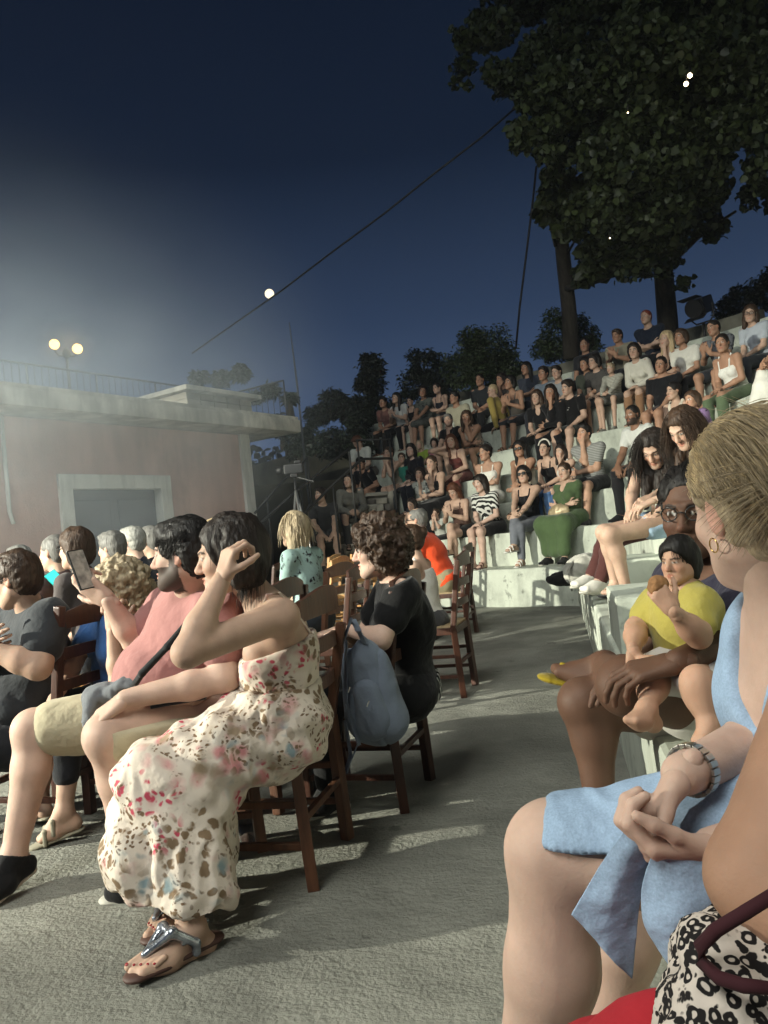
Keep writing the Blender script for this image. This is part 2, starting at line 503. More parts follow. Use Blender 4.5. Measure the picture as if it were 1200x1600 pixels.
def tier_mesh(k):
    a = edge_path(TREAD * k, 14); b = edge_path(TREAD * (k + 1) + 0.06, 14)
    if len(a) < len(b):
        a = [a[0]] + [a[1] + 1e-4 * np.array([math.cos(t), math.sin(t)]) for t in np.linspace(math.atan2(_n1[1], _n1[0]), math.atan2(_n2[1], _n2[0]), len(b) - 2)] + [a[2]]
    bm = bmesh.new()
    zt = tier_z(k); zb = -0.05 if k == 0 else tier_z(k - 1) - 0.1
    A0 = [bm.verts.new((p[0], p[1], zb)) for p in a]; A1 = [bm.verts.new((p[0], p[1], zt)) for p in a]
    B0 = [bm.verts.new((p[0], p[1], zb)) for p in b]; B1 = [bm.verts.new((p[0], p[1], zt)) for p in b]
    for i in range(len(a) - 1):
        for q in ((A0, A1), (A1, B1), (B1, B0), (B0, A0)):
            bm.faces.new((q[0][i], q[0][i + 1], q[1][i + 1], q[1][i]))
    bm.faces.new((A0[0], A1[0], B1[0], B0[0])); bm.faces.new((A0[-1], B0[-1], B1[-1], A1[-1]))
    bmesh.ops.remove_doubles(bm, verts=bm.verts, dist=1e-3)
    bmesh.ops.recalc_face_normals(bm, faces=bm.faces)
    # cut into short lengths so the edge can wander a little like hand-cast concrete
    es = [e_ for e_ in bm.edges if e_.calc_length() > 1.0]
    for e_ in es: pass
    bmesh.ops.subdivide_edges(bm, edges=es, cuts=24)
    for v in bm.verts:
        q = np.array(v.co); h = vnoise(np.array([[q[0] * 1.3, q[1] * 1.3, k * 7.0]]), 3)[0]
        if abs(v.co.z - zt) < 0.01: v.co.z += 0.012 * h
    me = bpy.data.meshes.new('step_tier'); bm.to_mesh(me); bm.free()
    return me
steps = bpy.data.objects.new('terrace_steps', None); COL.objects.link(steps)
tag(steps, kind='structure')
for k in range(NT):
    o = link('step', tier_mesh(k), M_STEP, steps)
    md = o.modifiers.new('bevel', 'BEVEL'); md.width = 0.018; md.segments = 2; md.limit_method = 'ANGLE'; md.angle_limit = math.radians(50)

# stair blocks breaking the steps near the bend, and loose ones along the aisle
def block(x, y, z0, dx, dy, dz, rz, parent=None):
    b = MB(); b.box((0, 0, dz / 2), (dx, dy, dz), None, 0.02)
    o = b.build('step_block', M_STEP, parent); o.location = (x, y, z0); o.rotation_euler = (0, 0, rz); return o
a1 = -math.atan2(0.22, 1.0)
for (x, y, z, dx, dy, dz) in ((1.20, 3.35, 0.48, 0.5, 0.62, 0.25), (1.98, 6.0, 0.48, 0.5, 0.7, 0.24), (2.55, 6.15, 0.93, 0.5, 0.7, 0.24)):
    block(x, y, z, dx, dy, dz, a1, steps)

# ---- ground above the steps
top = edge_path(TREAD * NT, 20)
zT = tier_z(NT - 1) + 0.02
poly = [tuple(p) for p in top] + [(-30, 60), (-60, 200), (200, 200), (120, -60), (20, -30)]
upper = prism('upper_ground', poly, 2.2, zT, M_GROUND); tag(upper, kind='structure')
# low parapet wall that runs round behind the top step on the right
def path_wall(name, off0, off1, t0, t1, z0, z1, m, slope=0.0):
    a = edge_path(off0, 30)[t0:t1]; b = edge_path(off1, 30)[t0:t1]
    bm = bmesh.new(); n = len(a)
    zz = [z1 + slope * i for i in range(n)]
    R = [[bm.verts.new((p[0], p[1], z)) for p, z in zip(pp, zs)] for pp, zs in ((a, [z0] * n), (a, zz), (b, zz), (b, [z0] * n))]
    for i in range(n - 1):
        for j in range(4): bm.faces.new((R[j][i], R[j][i + 1], R[(j + 1) % 4][i + 1], R[(j + 1) % 4][i]))
    bm.faces.new([R[j][0] for j in range(4)]); bm.faces.new([R[j][-1] for j in range(3, -1, -1)])
    bmesh.ops.recalc_face_normals(bm, faces=bm.faces)
    me = bpy.data.meshes.new(name); bm.to_mesh(me); bm.free(); return link(name, me, m)
M_OLDC = mat('mossy_concrete', (0.15, 0.145, 0.115), 0.9, bump=0.5, bscale=15, var=0.4, vscale=3, detail=9, spec=0.2)
o = path_wall('parapet_wall', TREAD * NT - 0.02, TREAD * NT + 0.28, 12, 24, zT - 0.6, zT + 0.55, M_OLDC)
tag(o, 'mossy grey concrete parapet wall behind the topmost seats at right', 'wall')
o = path_wall('rear_wall', TREAD * NT + 1.6, TREAD * NT + 1.9, 0, 22, zT - 0.3, zT + 1.2, M_OLDC)
tag(o, 'old concrete retaining wall rising behind the parapet at far right', 'wall')
o = path_wall('kerb_wall', TREAD * NT - 0.02, TREAD * NT + 0.22, 25, 33, zT - 0.5, zT + 0.30, M_OLDC)
tag(o, 'low dark stone coping along the top row below the bushes', 'wall')

# ---- building with the pink wall
WD = nrm(np.array([2.60, 4.12])); WN = np.array([WD[1], -WD[0]])       # along the wall, towards the pit
WR = np.array([-1.12, 11.6])                                           # slab's right corner (plan)
bld = bpy.data.objects.new('pink_building', None); COL.objects.link(bld)
tag(bld, 'pink rendered single-storey building with flat roof terrace and white door surround', 'building')
def wpt(s, n): return WR - WD * s - WN * n       # s metres back from the corner along the wall, n metres in from the slab's edge
def wbox(name, s0, s1, n0, n1, z0, z1, m, parent=bld, bev=0.0):
    b = MB(); c = wpt((s0 + s1) / 2, (n0 + n1) / 2)
    R = Matrix.Rotation(math.atan2(WD[1], WD[0]), 3, 'Z')
    b.box((c[0], c[1], (z0 + z1) / 2), (abs(s1 - s0), abs(n1 - n0), z1 - z0), R, bev)
    return b.build(name, m, parent)
ZS = 2.98
def along_px(px, n, z):
    best = None
    for s in np.arange(-1, 12, 0.01):
        q = wpt(s, n); x = proj((q[0], q[1], z))[0]
        if best is None or abs(x - px) < best[0]: best = (abs(x - px), s)
    return best[1]
NW = 0.50       # the wall's face stands this far in from the slab's edge
sc0 = along_px(396, NW, 1.6); sd1 = along_px(272, NW, 1.4); sd0 = along_px(97, NW, 1.4)
zd = 2.16
wbox('wall', sc0 + 0.16, sd1 + 0.02, NW, NW + 0.3, -0.1, ZS - 0.20, M_PINK)
wbox('wall', sd0 - 0.02, 6.4, NW, NW + 0.3, -0.1, ZS - 0.20, M_PINK)
wbox('wall', sd1 + 0.018, sd0 - 0.018, NW + 0.002, NW + 0.3, zd - 0.02, ZS - 0.20, M_PINK)
wbox('end_wall', sc0 - 0.0, sc0 + 0.16, NW + 0.3, 7, -0.1, ZS - 0.20, M_OLDC)
pil = wbox('corner_pilaster', sc0 - 0.02, sc0 + 0.17, NW - 0.05, NW + 0.3, -0.1, ZS - 0.19, M_WHITE, bld, 0.01)
fw = 0.17
fr = wbox('door_surround', sd0 - fw, sd0, NW - 0.04, NW + 0.12, -0.1, zd, M_WHITE, bld, 0.006)
wbox('jamb', sd1, sd1 + fw, NW - 0.04, NW + 0.12, -0.1, zd, M_WHITE, fr, 0.006)
wbox('lintel', sd1, sd0, NW - 0.043, NW + 0.12, zd - fw + 0.003, zd + 0.003, M_WHITE, fr, 0.006)
dr = wbox('door', sd1 + fw - 0.01, sd0 - fw + 0.01, NW + 0.10, NW + 0.16, -0.05, zd - fw + 0.01, M_DARKDOOR)
for t in (0.0, 0.5):
    L0 = sd0 - sd1 - 2 * fw
    wbox('panel', sd1 + fw + L0 * t + 0.06, sd1 + fw + L0 * (t + 0.5) - 0.06, NW + 0.085, NW + 0.11, 0.15, zd - fw - 0.12, M_DARKDOOR, dr, 0.01)
MB().box((0, 0, 0), (.02, .035, .22), None, .004).build('backplate', M_IRON, dr)
hq = wpt(sd1 + fw + L0 * .5 + .07, NW + .07); bpy.data.objects['backplate'].location = (hq[0], hq[1], 1.05); bpy.data.objects['backplate'].rotation_euler = (0, 0, math.atan2(WN[1], WN[0]))
roof = wbox('roof_slab', -0.0, 6.6, 0, 7.5, ZS - 0.19, ZS, M_SLAB, bld, 0.02)
wbox('upstand', -0.0, 6.6, 0.03, 0.22, ZS + 0.002, ZS + 0.05, M_SLAB, roof, 0.012)
pp_ = wpt(along_px(12, NW - 0.03, 2.0), NW - 0.03)
MB().tube([(pp_[0], pp_[1], ZS - 0.2), (pp_[0], pp_[1], 1.75), (pp_[0] + 0.03, pp_[1], 1.62)], 0.022, 8).build('drain_pipe', M_WHITE, bld)

# rooftop housing of pale block with a slab lid
hs0 = along_px(398, 0.6, ZS); hs1 = along_px(296, 0.6, ZS)
hr = thing('roof_housing', 'small pale block housing with slab lid on the roof terrace', 'roof structure')
M_BLK = mat('pale_block', (0.38, 0.35, 0.29), 0.85, bump=0.3, bscale=25, var=0.15, vscale=5)
for r_ in range(4):
    n_ = 5
    for i in range(n_):
        s0 = hs0 + (hs1 - hs0) * i / n_; s1 = hs0 + (hs1 - hs0) * (i + 1) / n_
        wbox('block', s0 + 0.006, s1 - 0.006, 0.62 + 0.004 * ((i + r_) % 2), 1.5, ZS + 0.002 + 0.095 * r_, ZS + 0.09 + 0.095 * r_, M_BLK, hr, 0.006)
wbox('mortar_core', hs0 + 0.02, hs1 - 0.02, 0.64, 1.48, ZS + 0.001, ZS + 0.375, M_MORTAR, hr)
wbox('lid', hs0 - 0.10, hs1 + 0.10, 0.50, 1.6, ZS + 0.383, ZS + 0.45, M_SLAB, hr, 0.01)

# railing round the roof terrace
rail = thing('roof_railing', 'thin dark iron railing round the corner of the roof terrace', 'railing')
def rail_run(A, B, z0, h, nb, parent, posts=True):
    A = Vector(A); B = Vector(B)
    MB().tube([A + Vector((0, 0, z0 + h)), B + Vector((0, 0, z0 + h))], 0.014, 6).build('top_rail', M_IRON, parent)
    MB().tube([A + Vector((0, 0, z0 + 0.12)), B + Vector((0, 0, z0 + 0.12))], 0.009, 5).build('bottom_rail', M_IRON, parent)
    for i in range(nb + 1):
        p = A.lerp(B, i / nb); big = i in (0, nb) or i % 10 == 0
        if big: MB().tube([p + Vector((0, 0, z0)), p + Vector((0, 0, z0 + h))], 0.014, 6).build('post', M_IRON, parent)
        else: MB().tube([p + Vector((0, 0, z0 + 0.12)), p + Vector((0, 0, z0 + h))], 0.006, 4).build('bar', M_IRON, parent)
c0 = wpt(0.12, 0.15); c1 = wpt(5.0, 0.12); c2 = wpt(0.12, 5.0)
# the run towards the left stands back from the edge, behind the housing
cb = wpt(0.15, 1.75); cl = wpt(5.6, 1.75)
rail_run((*c0, 0), (*cb, 0), ZS, 0.62, 14, rail)
rail_run((*cb, 0), (*cl, 0), ZS, 0.78, 52, rail)

# the stage flood itself (left of the frame): housing, stand, and an added flag shading the upper rows
fl = thing('stage_floodlight', 'black stage floodlight with an added light-cutting flag on a tall stand, left of the audience', 'floodlight', KEY)
dk = nrm([10.5, 7.6, 0]); Rk = Matrix.Rotation(math.atan2(dk[1], dk[0]) - math.pi / 2, 3, 'Z')
M_BLKM = mat('black_metal', (.015, .015, .015), .5, var=0)
b = MB(); b.box(Rk @ Vector((0, -.35, 0)), (.5, .30, .4), Rk, .03); b.build('housing', M_BLKM, fl)
b = MB(); b.box(Rk @ Vector((0, .90, .020 + .30)), (2.9, .012, .60), Rk); b.build('barn_door_or_flag', M_BLKM, fl)  # unseen plate added to cut the key light off upper rows and tree
b = MB(); b.beam(Rk @ Vector((.6, -.3, .35)), Rk @ Vector((.6, .9, .5)), .02, .02); b.beam(Rk @ Vector((-.6, -.3, .35)), Rk @ Vector((-.6, .9, .5)), .02, .02); b.build('flag_arm', M_BLKM, fl)
b = MB(); b.tube([Rk @ Vector((0, -.35, -.2)), Rk @ Vector((0, -.35, -3.1))], .03, 8); b.build('stand', M_BLKM, fl)
# ================================================================== PEOPLE
def skin_mat(key, sub=0.12):
    return mat('skin_' + key, (0.5, 0.3, 0.2), 0.60, bump=0.25, bscale=220, var=0.13, vscale=16, sub=sub, usecol=True, spec=0.3, bdist=0.002, detail=7)
SK = {'fair': (0.55, 0.375, 0.295), 'light': (0.49, 0.325, 0.24), 'mid': (0.47, 0.28, 0.19), 'tan': (0.38, 0.215, 0.14), 'brown': (0.235, 0.125, 0.078), 'umber': (0.115, 0.060, 0.038), 'dark': (0.13, 0.07, 0.045)}
HAIRC = {'black': (0.010, 0.008, 0.007), 'dark': (0.018, 0.012, 0.009), 'brown': (0.045, 0.024, 0.013), 'auburn': (0.09, 0.032, 0.014), 'blond': (0.46, 0.35, 0.20), 'ash': (0.34, 0.27, 0.175),
         'grey': (0.14, 0.135, 0.125), 'white': (0.30, 0.295, 0.27), 'red': (0.22, 0.05, 0.03)}
def hair_mat(c, fine=False):
    n = 'hair_' + c + ('_fine' if fine else '')
    if n in MATS: return MATS[n]
    m = mat(n, HAIRC[c], 0.55, bump=0.55, bscale=9, var=0.35, vscale=10, detail=6, bdist=0.012, stretch=(9, 9, 1.3), spec=0.35)
    b = m.node_tree.nodes['Principled BSDF']
    b.inputs['Coat Weight'].default_value = 0.0
    return m
def cloth_mat(c, kind='plain'):
    """c is a hex colour; kind adds weave / pattern"""
    n = 'cloth_%s_%s' % (c, kind)
    if n in MATS: return MATS[n]
    base = hexc(c)
    if kind == 'plain': return mat(n, base, 0.85, bump=0.55, bscale=16, var=0.10, vscale=7, bdist=0.02, sheen=0.15, spec=0.25)
    m = mat(n, base, 0.85, bump=0.45, bscale=16, var=0.08, vscale=7, bdist=0.02, spec=0.25)
    nt = m.node_tree; b = nt.nodes['Principled BSDF']; tc = nt.nodes['Texture Coordinate']
    if kind == 'zebra':
        wv = _n(nt, 'TexWave'); wv.inputs['Scale'].default_value = 9; wv.inputs['Distortion'].default_value = 5; wv.inputs['Detail'].default_value = 1.5
        wv.bands_direction = 'DIAGONAL'
        nt.links.new(tc.outputs['Object'], wv.inputs[0])
        cr = _n(nt, 'ValToRGB'); cr.color_ramp.interpolation = 'CONSTANT'
        cr.color_ramp.elements[0].color = (0.012, 0.012, 0.012, 1); cr.color_ramp.elements[1].position = 0.5; cr.color_ramp.elements[1].color = (0.62, 0.62, 0.58, 1)
        nt.links.new(wv.outputs[0], cr.inputs[0]); nt.links.new(cr.outputs[0], b.inputs['Base Color'])
    elif kind == 'stripes':
        wv = _n(nt, 'TexWave'); wv.inputs['Scale'].default_value = 14; wv.inputs['Distortion'].default_value = 0.3; wv.bands_direction = 'Z'
        nt.links.new(tc.outputs['Object'], wv.inputs[0])
        cr = _n(nt, 'ValToRGB'); cr.color_ramp.elements[0].position = 0.4; cr.color_ramp.elements[0].color = (*[x * 0.45 for x in base], 1); cr.color_ramp.elements[1].position = 0.6; cr.color_ramp.elements[1].color = (*base, 1)
        nt.links.new(wv.outputs[0], cr.inputs[0]); nt.links.new(cr.outputs[0], b.inputs['Base Color'])
    elif kind in ('print', 'leopard', 'floral'):
        nz = _n(nt, 'TexNoise'); nz.inputs['Scale'].default_value = {'print': 14, 'leopard': 50, 'floral': 16}[kind]; nz.inputs['Detail'].default_value = 3
        nt.links.new(tc.outputs['Object'], nz.inputs[0])
        mx = _n(nt, 'Mix', data_type='VECTOR'); mx.inputs[0].default_value = {'print': 0.2, 'leopard': 0.012, 'floral': 0.07}[kind]
        nt.links.new(tc.outputs['Object'], mx.inputs[4]); nt.links.new(nz.outputs['Color'], mx.inputs[5])
        def layer(prev, vs, lo, hi, colr, ring=False, mask=None, seed=0.0, mth=(0.5, 0.56)):
            v = _n(nt, 'TexVoronoi'); v.inputs['Scale'].default_value = vs
            ad = _n(nt, 'VectorMath', operation='ADD'); ad.inputs[1].default_value = (seed, seed * 1.7, seed * 0.6)
            nt.links.new(mx.outputs[1], ad.inputs[0]); nt.links.new(ad.outputs[0], v.inputs['Vector'])
            r = _n(nt, 'ValToRGB')
            el = r.color_ramp.elements
            if ring:
                el[0].position = lo - 0.06; el[0].color = (0, 0, 0, 1); el[1].position = lo; el[1].color = (1, 1, 1, 1)
                q = el.new(hi); q.color = (1, 1, 1, 1); q = el.new(hi + 0.05); q.color = (0, 0, 0, 1)
            else:
                el[0].position = lo; el[0].color = (1, 1, 1, 1); el[1].position = hi; el[1].color = (0, 0, 0, 1)
            nt.links.new(v.outputs['Distance'], r.inputs[0]); fac = r.outputs[0]
            if mask:
                nn = _n(nt, 'TexNoise'); nn.inputs['Scale'].default_value = mask; nn.inputs['Detail'].default_value = 2
                a2 = _n(nt, 'VectorMath', operation='ADD'); a2.inputs[1].default_value = (seed * 3, seed, seed * 2)
                nt.links.new(tc.outputs['Object'], a2.inputs[0]); nt.links.new(a2.outputs[0], nn.inputs[0])
                mr = _n(nt, 'MapRange'); mr.inputs[1].default_value = mth[0]; mr.inputs[2].default_value = mth[1]
                nt.links.new(nn.outputs[0], mr.inputs[0])
                mu = _n(nt, 'Math', operation='MULTIPLY'); nt.links.new(fac, mu.inputs[0]); nt.links.new(mr.outputs[0], mu.inputs[1]); fac = mu.outputs[0]
            c = _n(nt, 'Mix', data_type='RGBA'); nt.links.new(fac, c.inputs[0])
            if prev is None: c.inputs[6].default_value = (*base, 1)
            else: nt.links.new(prev, c.inputs[6])
            c.inputs[7].default_value = (*colr, 1)
            return c.outputs[2]
        if kind == 'leopard':
            o1 = layer(None, 105, 0.26, 0.52, (0.012, 0.010, 0.010), ring=True)
            o1 = layer(o1, 190, 0.2, 0.36, (0.015, 0.012, 0.012), mask=20, seed=2.2)
        elif kind == 'print':
            o1 = layer(None, 16, 0.25, 0.4, (0.02, 0.02, 0.025), mask=6, mth=(0.42, 0.5))
        else:
            o1 = layer(None, 17, 0.30, 0.55, (0.62, 0.27, 0.27), mask=7, seed=1.3, mth=(0.50, 0.62))
            o1 = layer(o1, 40, 0.26, 0.42, (0.55, 0.08, 0.12), mask=7, seed=7.3, mth=(0.54, 0.6))
            o1 = layer(o1, 30, 0.34, 0.46, (0.24, 0.165, 0.10), mask=5, seed=4.1, mth=(0.48, 0.56))
            o1 = layer(o1, 66, 0.28, 0.42, (0.19, 0.12, 0.07), mask=8, seed=5.7, mth=(0.5, 0.56))
            o1 = layer(o1, 20, 0.25, 0.45, (0.25, 0.33, 0.35), mask=5, seed=9.1, mth=(0.56, 0.66))
            o1 = layer(o1, 15, 0.16, 0.42, (0.36, 0.27, 0.18), mask=4, seed=11.4, mth=(0.52, 0.62))
        nt.links.new(o1, b.inputs['Base Color'])
    elif kind == 'denim':
        nz = _n(nt, 'TexNoise'); nz.inputs['Scale'].default_value = 350; nz.inputs['Detail'].default_value = 2
        nt.links.new(tc.outputs['Object'], nz.inputs[0])
        n2 = _n(nt, 'TexNoise'); n2.inputs['Scale'].default_value = 10; n2.inputs['Detail'].default_value = 6
        nt.links.new(tc.outputs['Object'], n2.inputs[0])
        ad = _n(nt, 'Math', operation='MULTIPLY_ADD'); ad.inputs[1].default_value = 0.4; nt.links.new(nz.outputs[0], ad.inputs[0]); nt.links.new(n2.outputs[0], ad.inputs[2])
        mr = _n(nt, 'MapRange'); mr.inputs[1].default_value = 0.45; mr.inputs[2].default_value = 0.95; mr.inputs[3].default_value = 0.7; mr.inputs[4].default_value = 1.35
        nt.links.new(ad.outputs[0], mr.inputs[0])
        mx = _n(nt, 'VectorMath', operation='SCALE'); mx.inputs[0].default_value = base; nt.links.new(mr.outputs[0], mx.inputs['Scale'])
        nt.links.new(mx.outputs[0], b.inputs['Base Color'])
    return m

def frame(fwd, up=(0, 0, 1)):
    f = nrm(fwd); r = nrm(np.cross(f, up)); u = np.cross(r, f)
    return np.array([r, f, u])       # rows: right, forward, up

def head_field(F, c, fr, s=1.0, beard=False, ears=True, female=False, detail=True):
    def L(x, y, z): return c + s * (x * fr[0] + y * fr[1] + z * fr[2])
    def E(p, r, k=0.02, op=0): F.ell(L(*p), np.array(r) * s, fr, k * s, op)
    def C(a, b, ra, rb=None, k=0.02): F.cap(L(*a), L(*b), ra * s, None if rb is None else rb * s, k * s)
    E((0, -.012, .035), (.074, .094, .083))
    E((0, .034, -.025), (.057, .054, .082), .03)
    E((0, .044, -.084), (.040, .040, .028), .03)
    E((0, .075, -.101), (.017, .014, .014), .022)
    for q in (-1, 1):
        C((q * .050, .002, -.055), (q * .016, .066, -.098), .020, .015, .03)
        E((q * .036, .058, -.028), (.023, .024, .022), .02)
        if detail:
            C((q * .010, .090, .021), (q * .040, .072, .024), .0095, .008, .012)
            E((q * .030, .094, .004), (.017, .015, .0115), .008, 1)
            E((q * .030, .0745, .004), (.0135, .0135, .0125), .002)
            C((q * .017, .0875, .0085), (q * .043, .074, .0085), .0035, .003, .004)
            C((q * .017, .0850, -.0035), (q * .043, .072, -.0025), .0028, .0025, .004)
            E((q * .0105, .094, -.037), (.0075, .009, .0065), .006)
        if ears:
            E((q * .074, -.010, -.004), (.008, .019, .030), .006)
            if detail: E((q * .083, -.005, -.002), (.006, .010, .017), .006, 1)
    C((0, .086, .012), (0, .108, -.030), .0075, .0115, .014)
    E((0, .108, -.034), (.011, .010, .009), .008)
    if detail:
        C((-.018, .082, -.0615), (.018, .082, -.0615), .0055, .0055, .006); E((0, .0935, -.0605), (.014, .006, .0055), .006)
        C((-.015, .082, -.0725), (.015, .082, -.0725), .0065, .0065, .006); E((0, .0915, -.0735), (.013, .0065, .0065), .006)
        E((0, .100, -.067), (.022, .010, .0012), .003, 1)
    else:
        E((0, .088, -.066), (.018, .008, .010), .008)

def head_color(c, fr, s, skin, hair, beard=False, glasses=False):
    skin = np.array(skin); 
    def fn(V, col):
        l = (V - c) @ fr.T / s
        x, y, z = l[:, 0], l[:, 1], l[:, 2]
        head = (np.linalg.norm(l * [1, .8, .8], axis=1) < .13) & (z > -.125)
        def mixin(m, cc, a=1.0):
            m = np.clip(m, 0, 1)[:, None] * a; col[:] = col * (1 - m) + np.array(cc) * m
        front = (y > .05) & head
        # warmth of cheeks, nose and ears
        mixin(np.exp(-(((np.abs(x) - .038) / .022) ** 2 + ((z + .03) / .022) ** 2)) * front, skin * [1.05, .78, .74], .5)
        mixin(np.exp(-((x / .015) ** 2 + ((z + .033) / .015) ** 2)) * (y > .095) * head, skin * [1.05, .78, .74], .5)
        mixin((np.abs(x) > .070) * head * (np.abs(z) < .04) * (np.abs(y + .01) < .03), skin * [1.1, .72, .66], .5)
        if beard:
            bz = ((z < -.056 + 0.010 * np.abs(x) / .03) & (y > -.01) & head & (z > -.15)) * 1.0
            bz = bz * (1 - ((np.abs(x) < .022) & (z > -.080) & (z < -.058) & (y > .07)))
            side = ((np.abs(x) > .05) & (z < .01) & (y > .0) & (y < .028) & head) * 1.0
            mixin(np.maximum(bz, side), np.array(hair) * 1.1 + .006, .88)
            mixin(((np.abs(x) < .028) & (z > -.056) & (z < -.044) & (y > .075) & head) * 1.0, np.array(hair) * 1.3 + .01, .8)
        lip = (((x / .023) ** 2 + ((z + .067) / .011) ** 2) < 1) & (y > .078) & head
        mixin(lip * 1.0, skin * [.86, .48, .45], .75)
        ex = np.abs(x) - .030
        eye = (((ex / .0125) ** 2 + ((z - .0028) / .0052) ** 2) < 1) & front & (y > .07)
        mixin(eye * 1.0, (.52, .50, .47)); mixin((eye & ((ex ** 2 + (z - .003) ** 2) < .0056 ** 2)) * 1.0, (.035, .02, .012))
        lid = ((((ex) / .0165) ** 2 + ((z - .0028) / .0082) ** 2) < 1) & front & ~eye
        mixin(lid * 1.0, skin * .35, .6)
        br = (np.abs(ex - .001) < .019) & (np.abs(z - .0235 + 6 * (ex - .004) ** 2 * 2) < .0042) & front
        mixin(br * 1.0, np.array(hair) * .9 + .004, .85)
        return col
    return fn

def hair_field(kind, c, fr, s, down=None, seed=0, res=.008):
    """hair shell(s) round the head"""
    F = Field()
    def L(x, y, z): return c + s * (x * fr[0] + y * fr[1] + z * fr[2])
    down = -fr[2] if down is None else nrm(down)
    fr2 = fr
    def E(p, r, k=0.015, op=0): F.ell(L(*p), np.array(r) * s, fr, k * s, op)
    vol = {'short': .010, 'crop': .004, 'curly': .028, 'long': .014, 'bob': .018, 'bun': .008, 'pony': .008, 'balding': .005}[kind.split('-')[0]]
    k0 = kind.split('-')[0]
    E((0, -.016, .038), (.076 + vol, .093 + vol, .083 + vol))
    if k0 in ('short', 'crop', 'balding', 'bun', 'pony'):
        E((0, -.045, -.015), (.066 + vol, .055 + vol, .075), .03)
    if k0 == 'short': E((0, .055, .088), (.055, .035, .025), .03)
    if k0 in ('long', 'bob', 'curly'):
        E((0, -.045, -.02), (.082 + vol, .060 + vol, .09 + vol * .5), .03)
        yo = -.028 if k0 == 'bob' else -.012
        for q in (-1, 1): F.cap(L(q * (.072 + vol * .4), yo, .03), L(q * (.070 + vol * .5), yo, -.085), .024 * s, .02 * s, .03 * s)
    if k0 == 'bun': E((0, -.115, .055), (.036, .034, .036), .012)
    if k0 == 'pony':
        a = L(0, -.11, .03)
        F.cap(a, a + down * .26 * s - fr[1] * .03 * s, .028 * s, .016 * s, .03 * s)
    if k0 == 'long':
        ln = .30 if '-' not in kind else float(kind.split('-')[1])
        for q in (-1, 0, 1):
            a = L(q * .062, -.055 if q == 0 else -.03, -.06)
            b = a + down * ln * s * (1.0 if q else .95) + fr[0] * q * .02 * s - fr[1] * (.02 if q == 0 else -.015) * s
            F.cap(a, b, .045 * s, .028 * s, .04 * s)
    # the face stays free
    if k0 in ('short', 'crop'): hl = .070
    elif k0 == 'balding': hl = .105
    elif k0 in ('bun', 'pony'): hl = .078
    else: hl = .066
    if k0 in ('long', 'bob', 'curly'): E((0, .114, hl - .105), (.135, .084, .112), .012, 1)
    else: E((0, .125, hl - .105), (.078, .095, .112), .012, 1)
    if k0 in ('short', 'crop', 'balding', 'bun', 'pony'):
        for q in (-1, 1): E((q * .090, .012, -.045), (.035, .032, .062), .008, 1)
        if k0 != 'balding': pass
        else: E((0, .02, .14), (.062, .09, .045), .01, 1)
    amp = {'curly': .016, 'short': .0045, 'crop': .003}.get(k0, .006) * s
    fq = {'curly': 38, 'short': 45, 'crop': 70}.get(k0, 34)
    def disp(V):
        l = (V - c) @ fr.T
        q = l * ([1, 1, 1] if k0 == 'curly' else [1.3, 1.3, .35] if k0 in ('long', 'bob', 'pony') else [1.4, .6, 1])
        return amp * (fnoise(q * fq / s + seed, 3, seed) ) + (amp * .6 * np.abs(fnoise(q * fq * 2.1 / s, 2, seed + 5)) if k0 == 'curly' else 0)
    return F.mesh(res, disp)

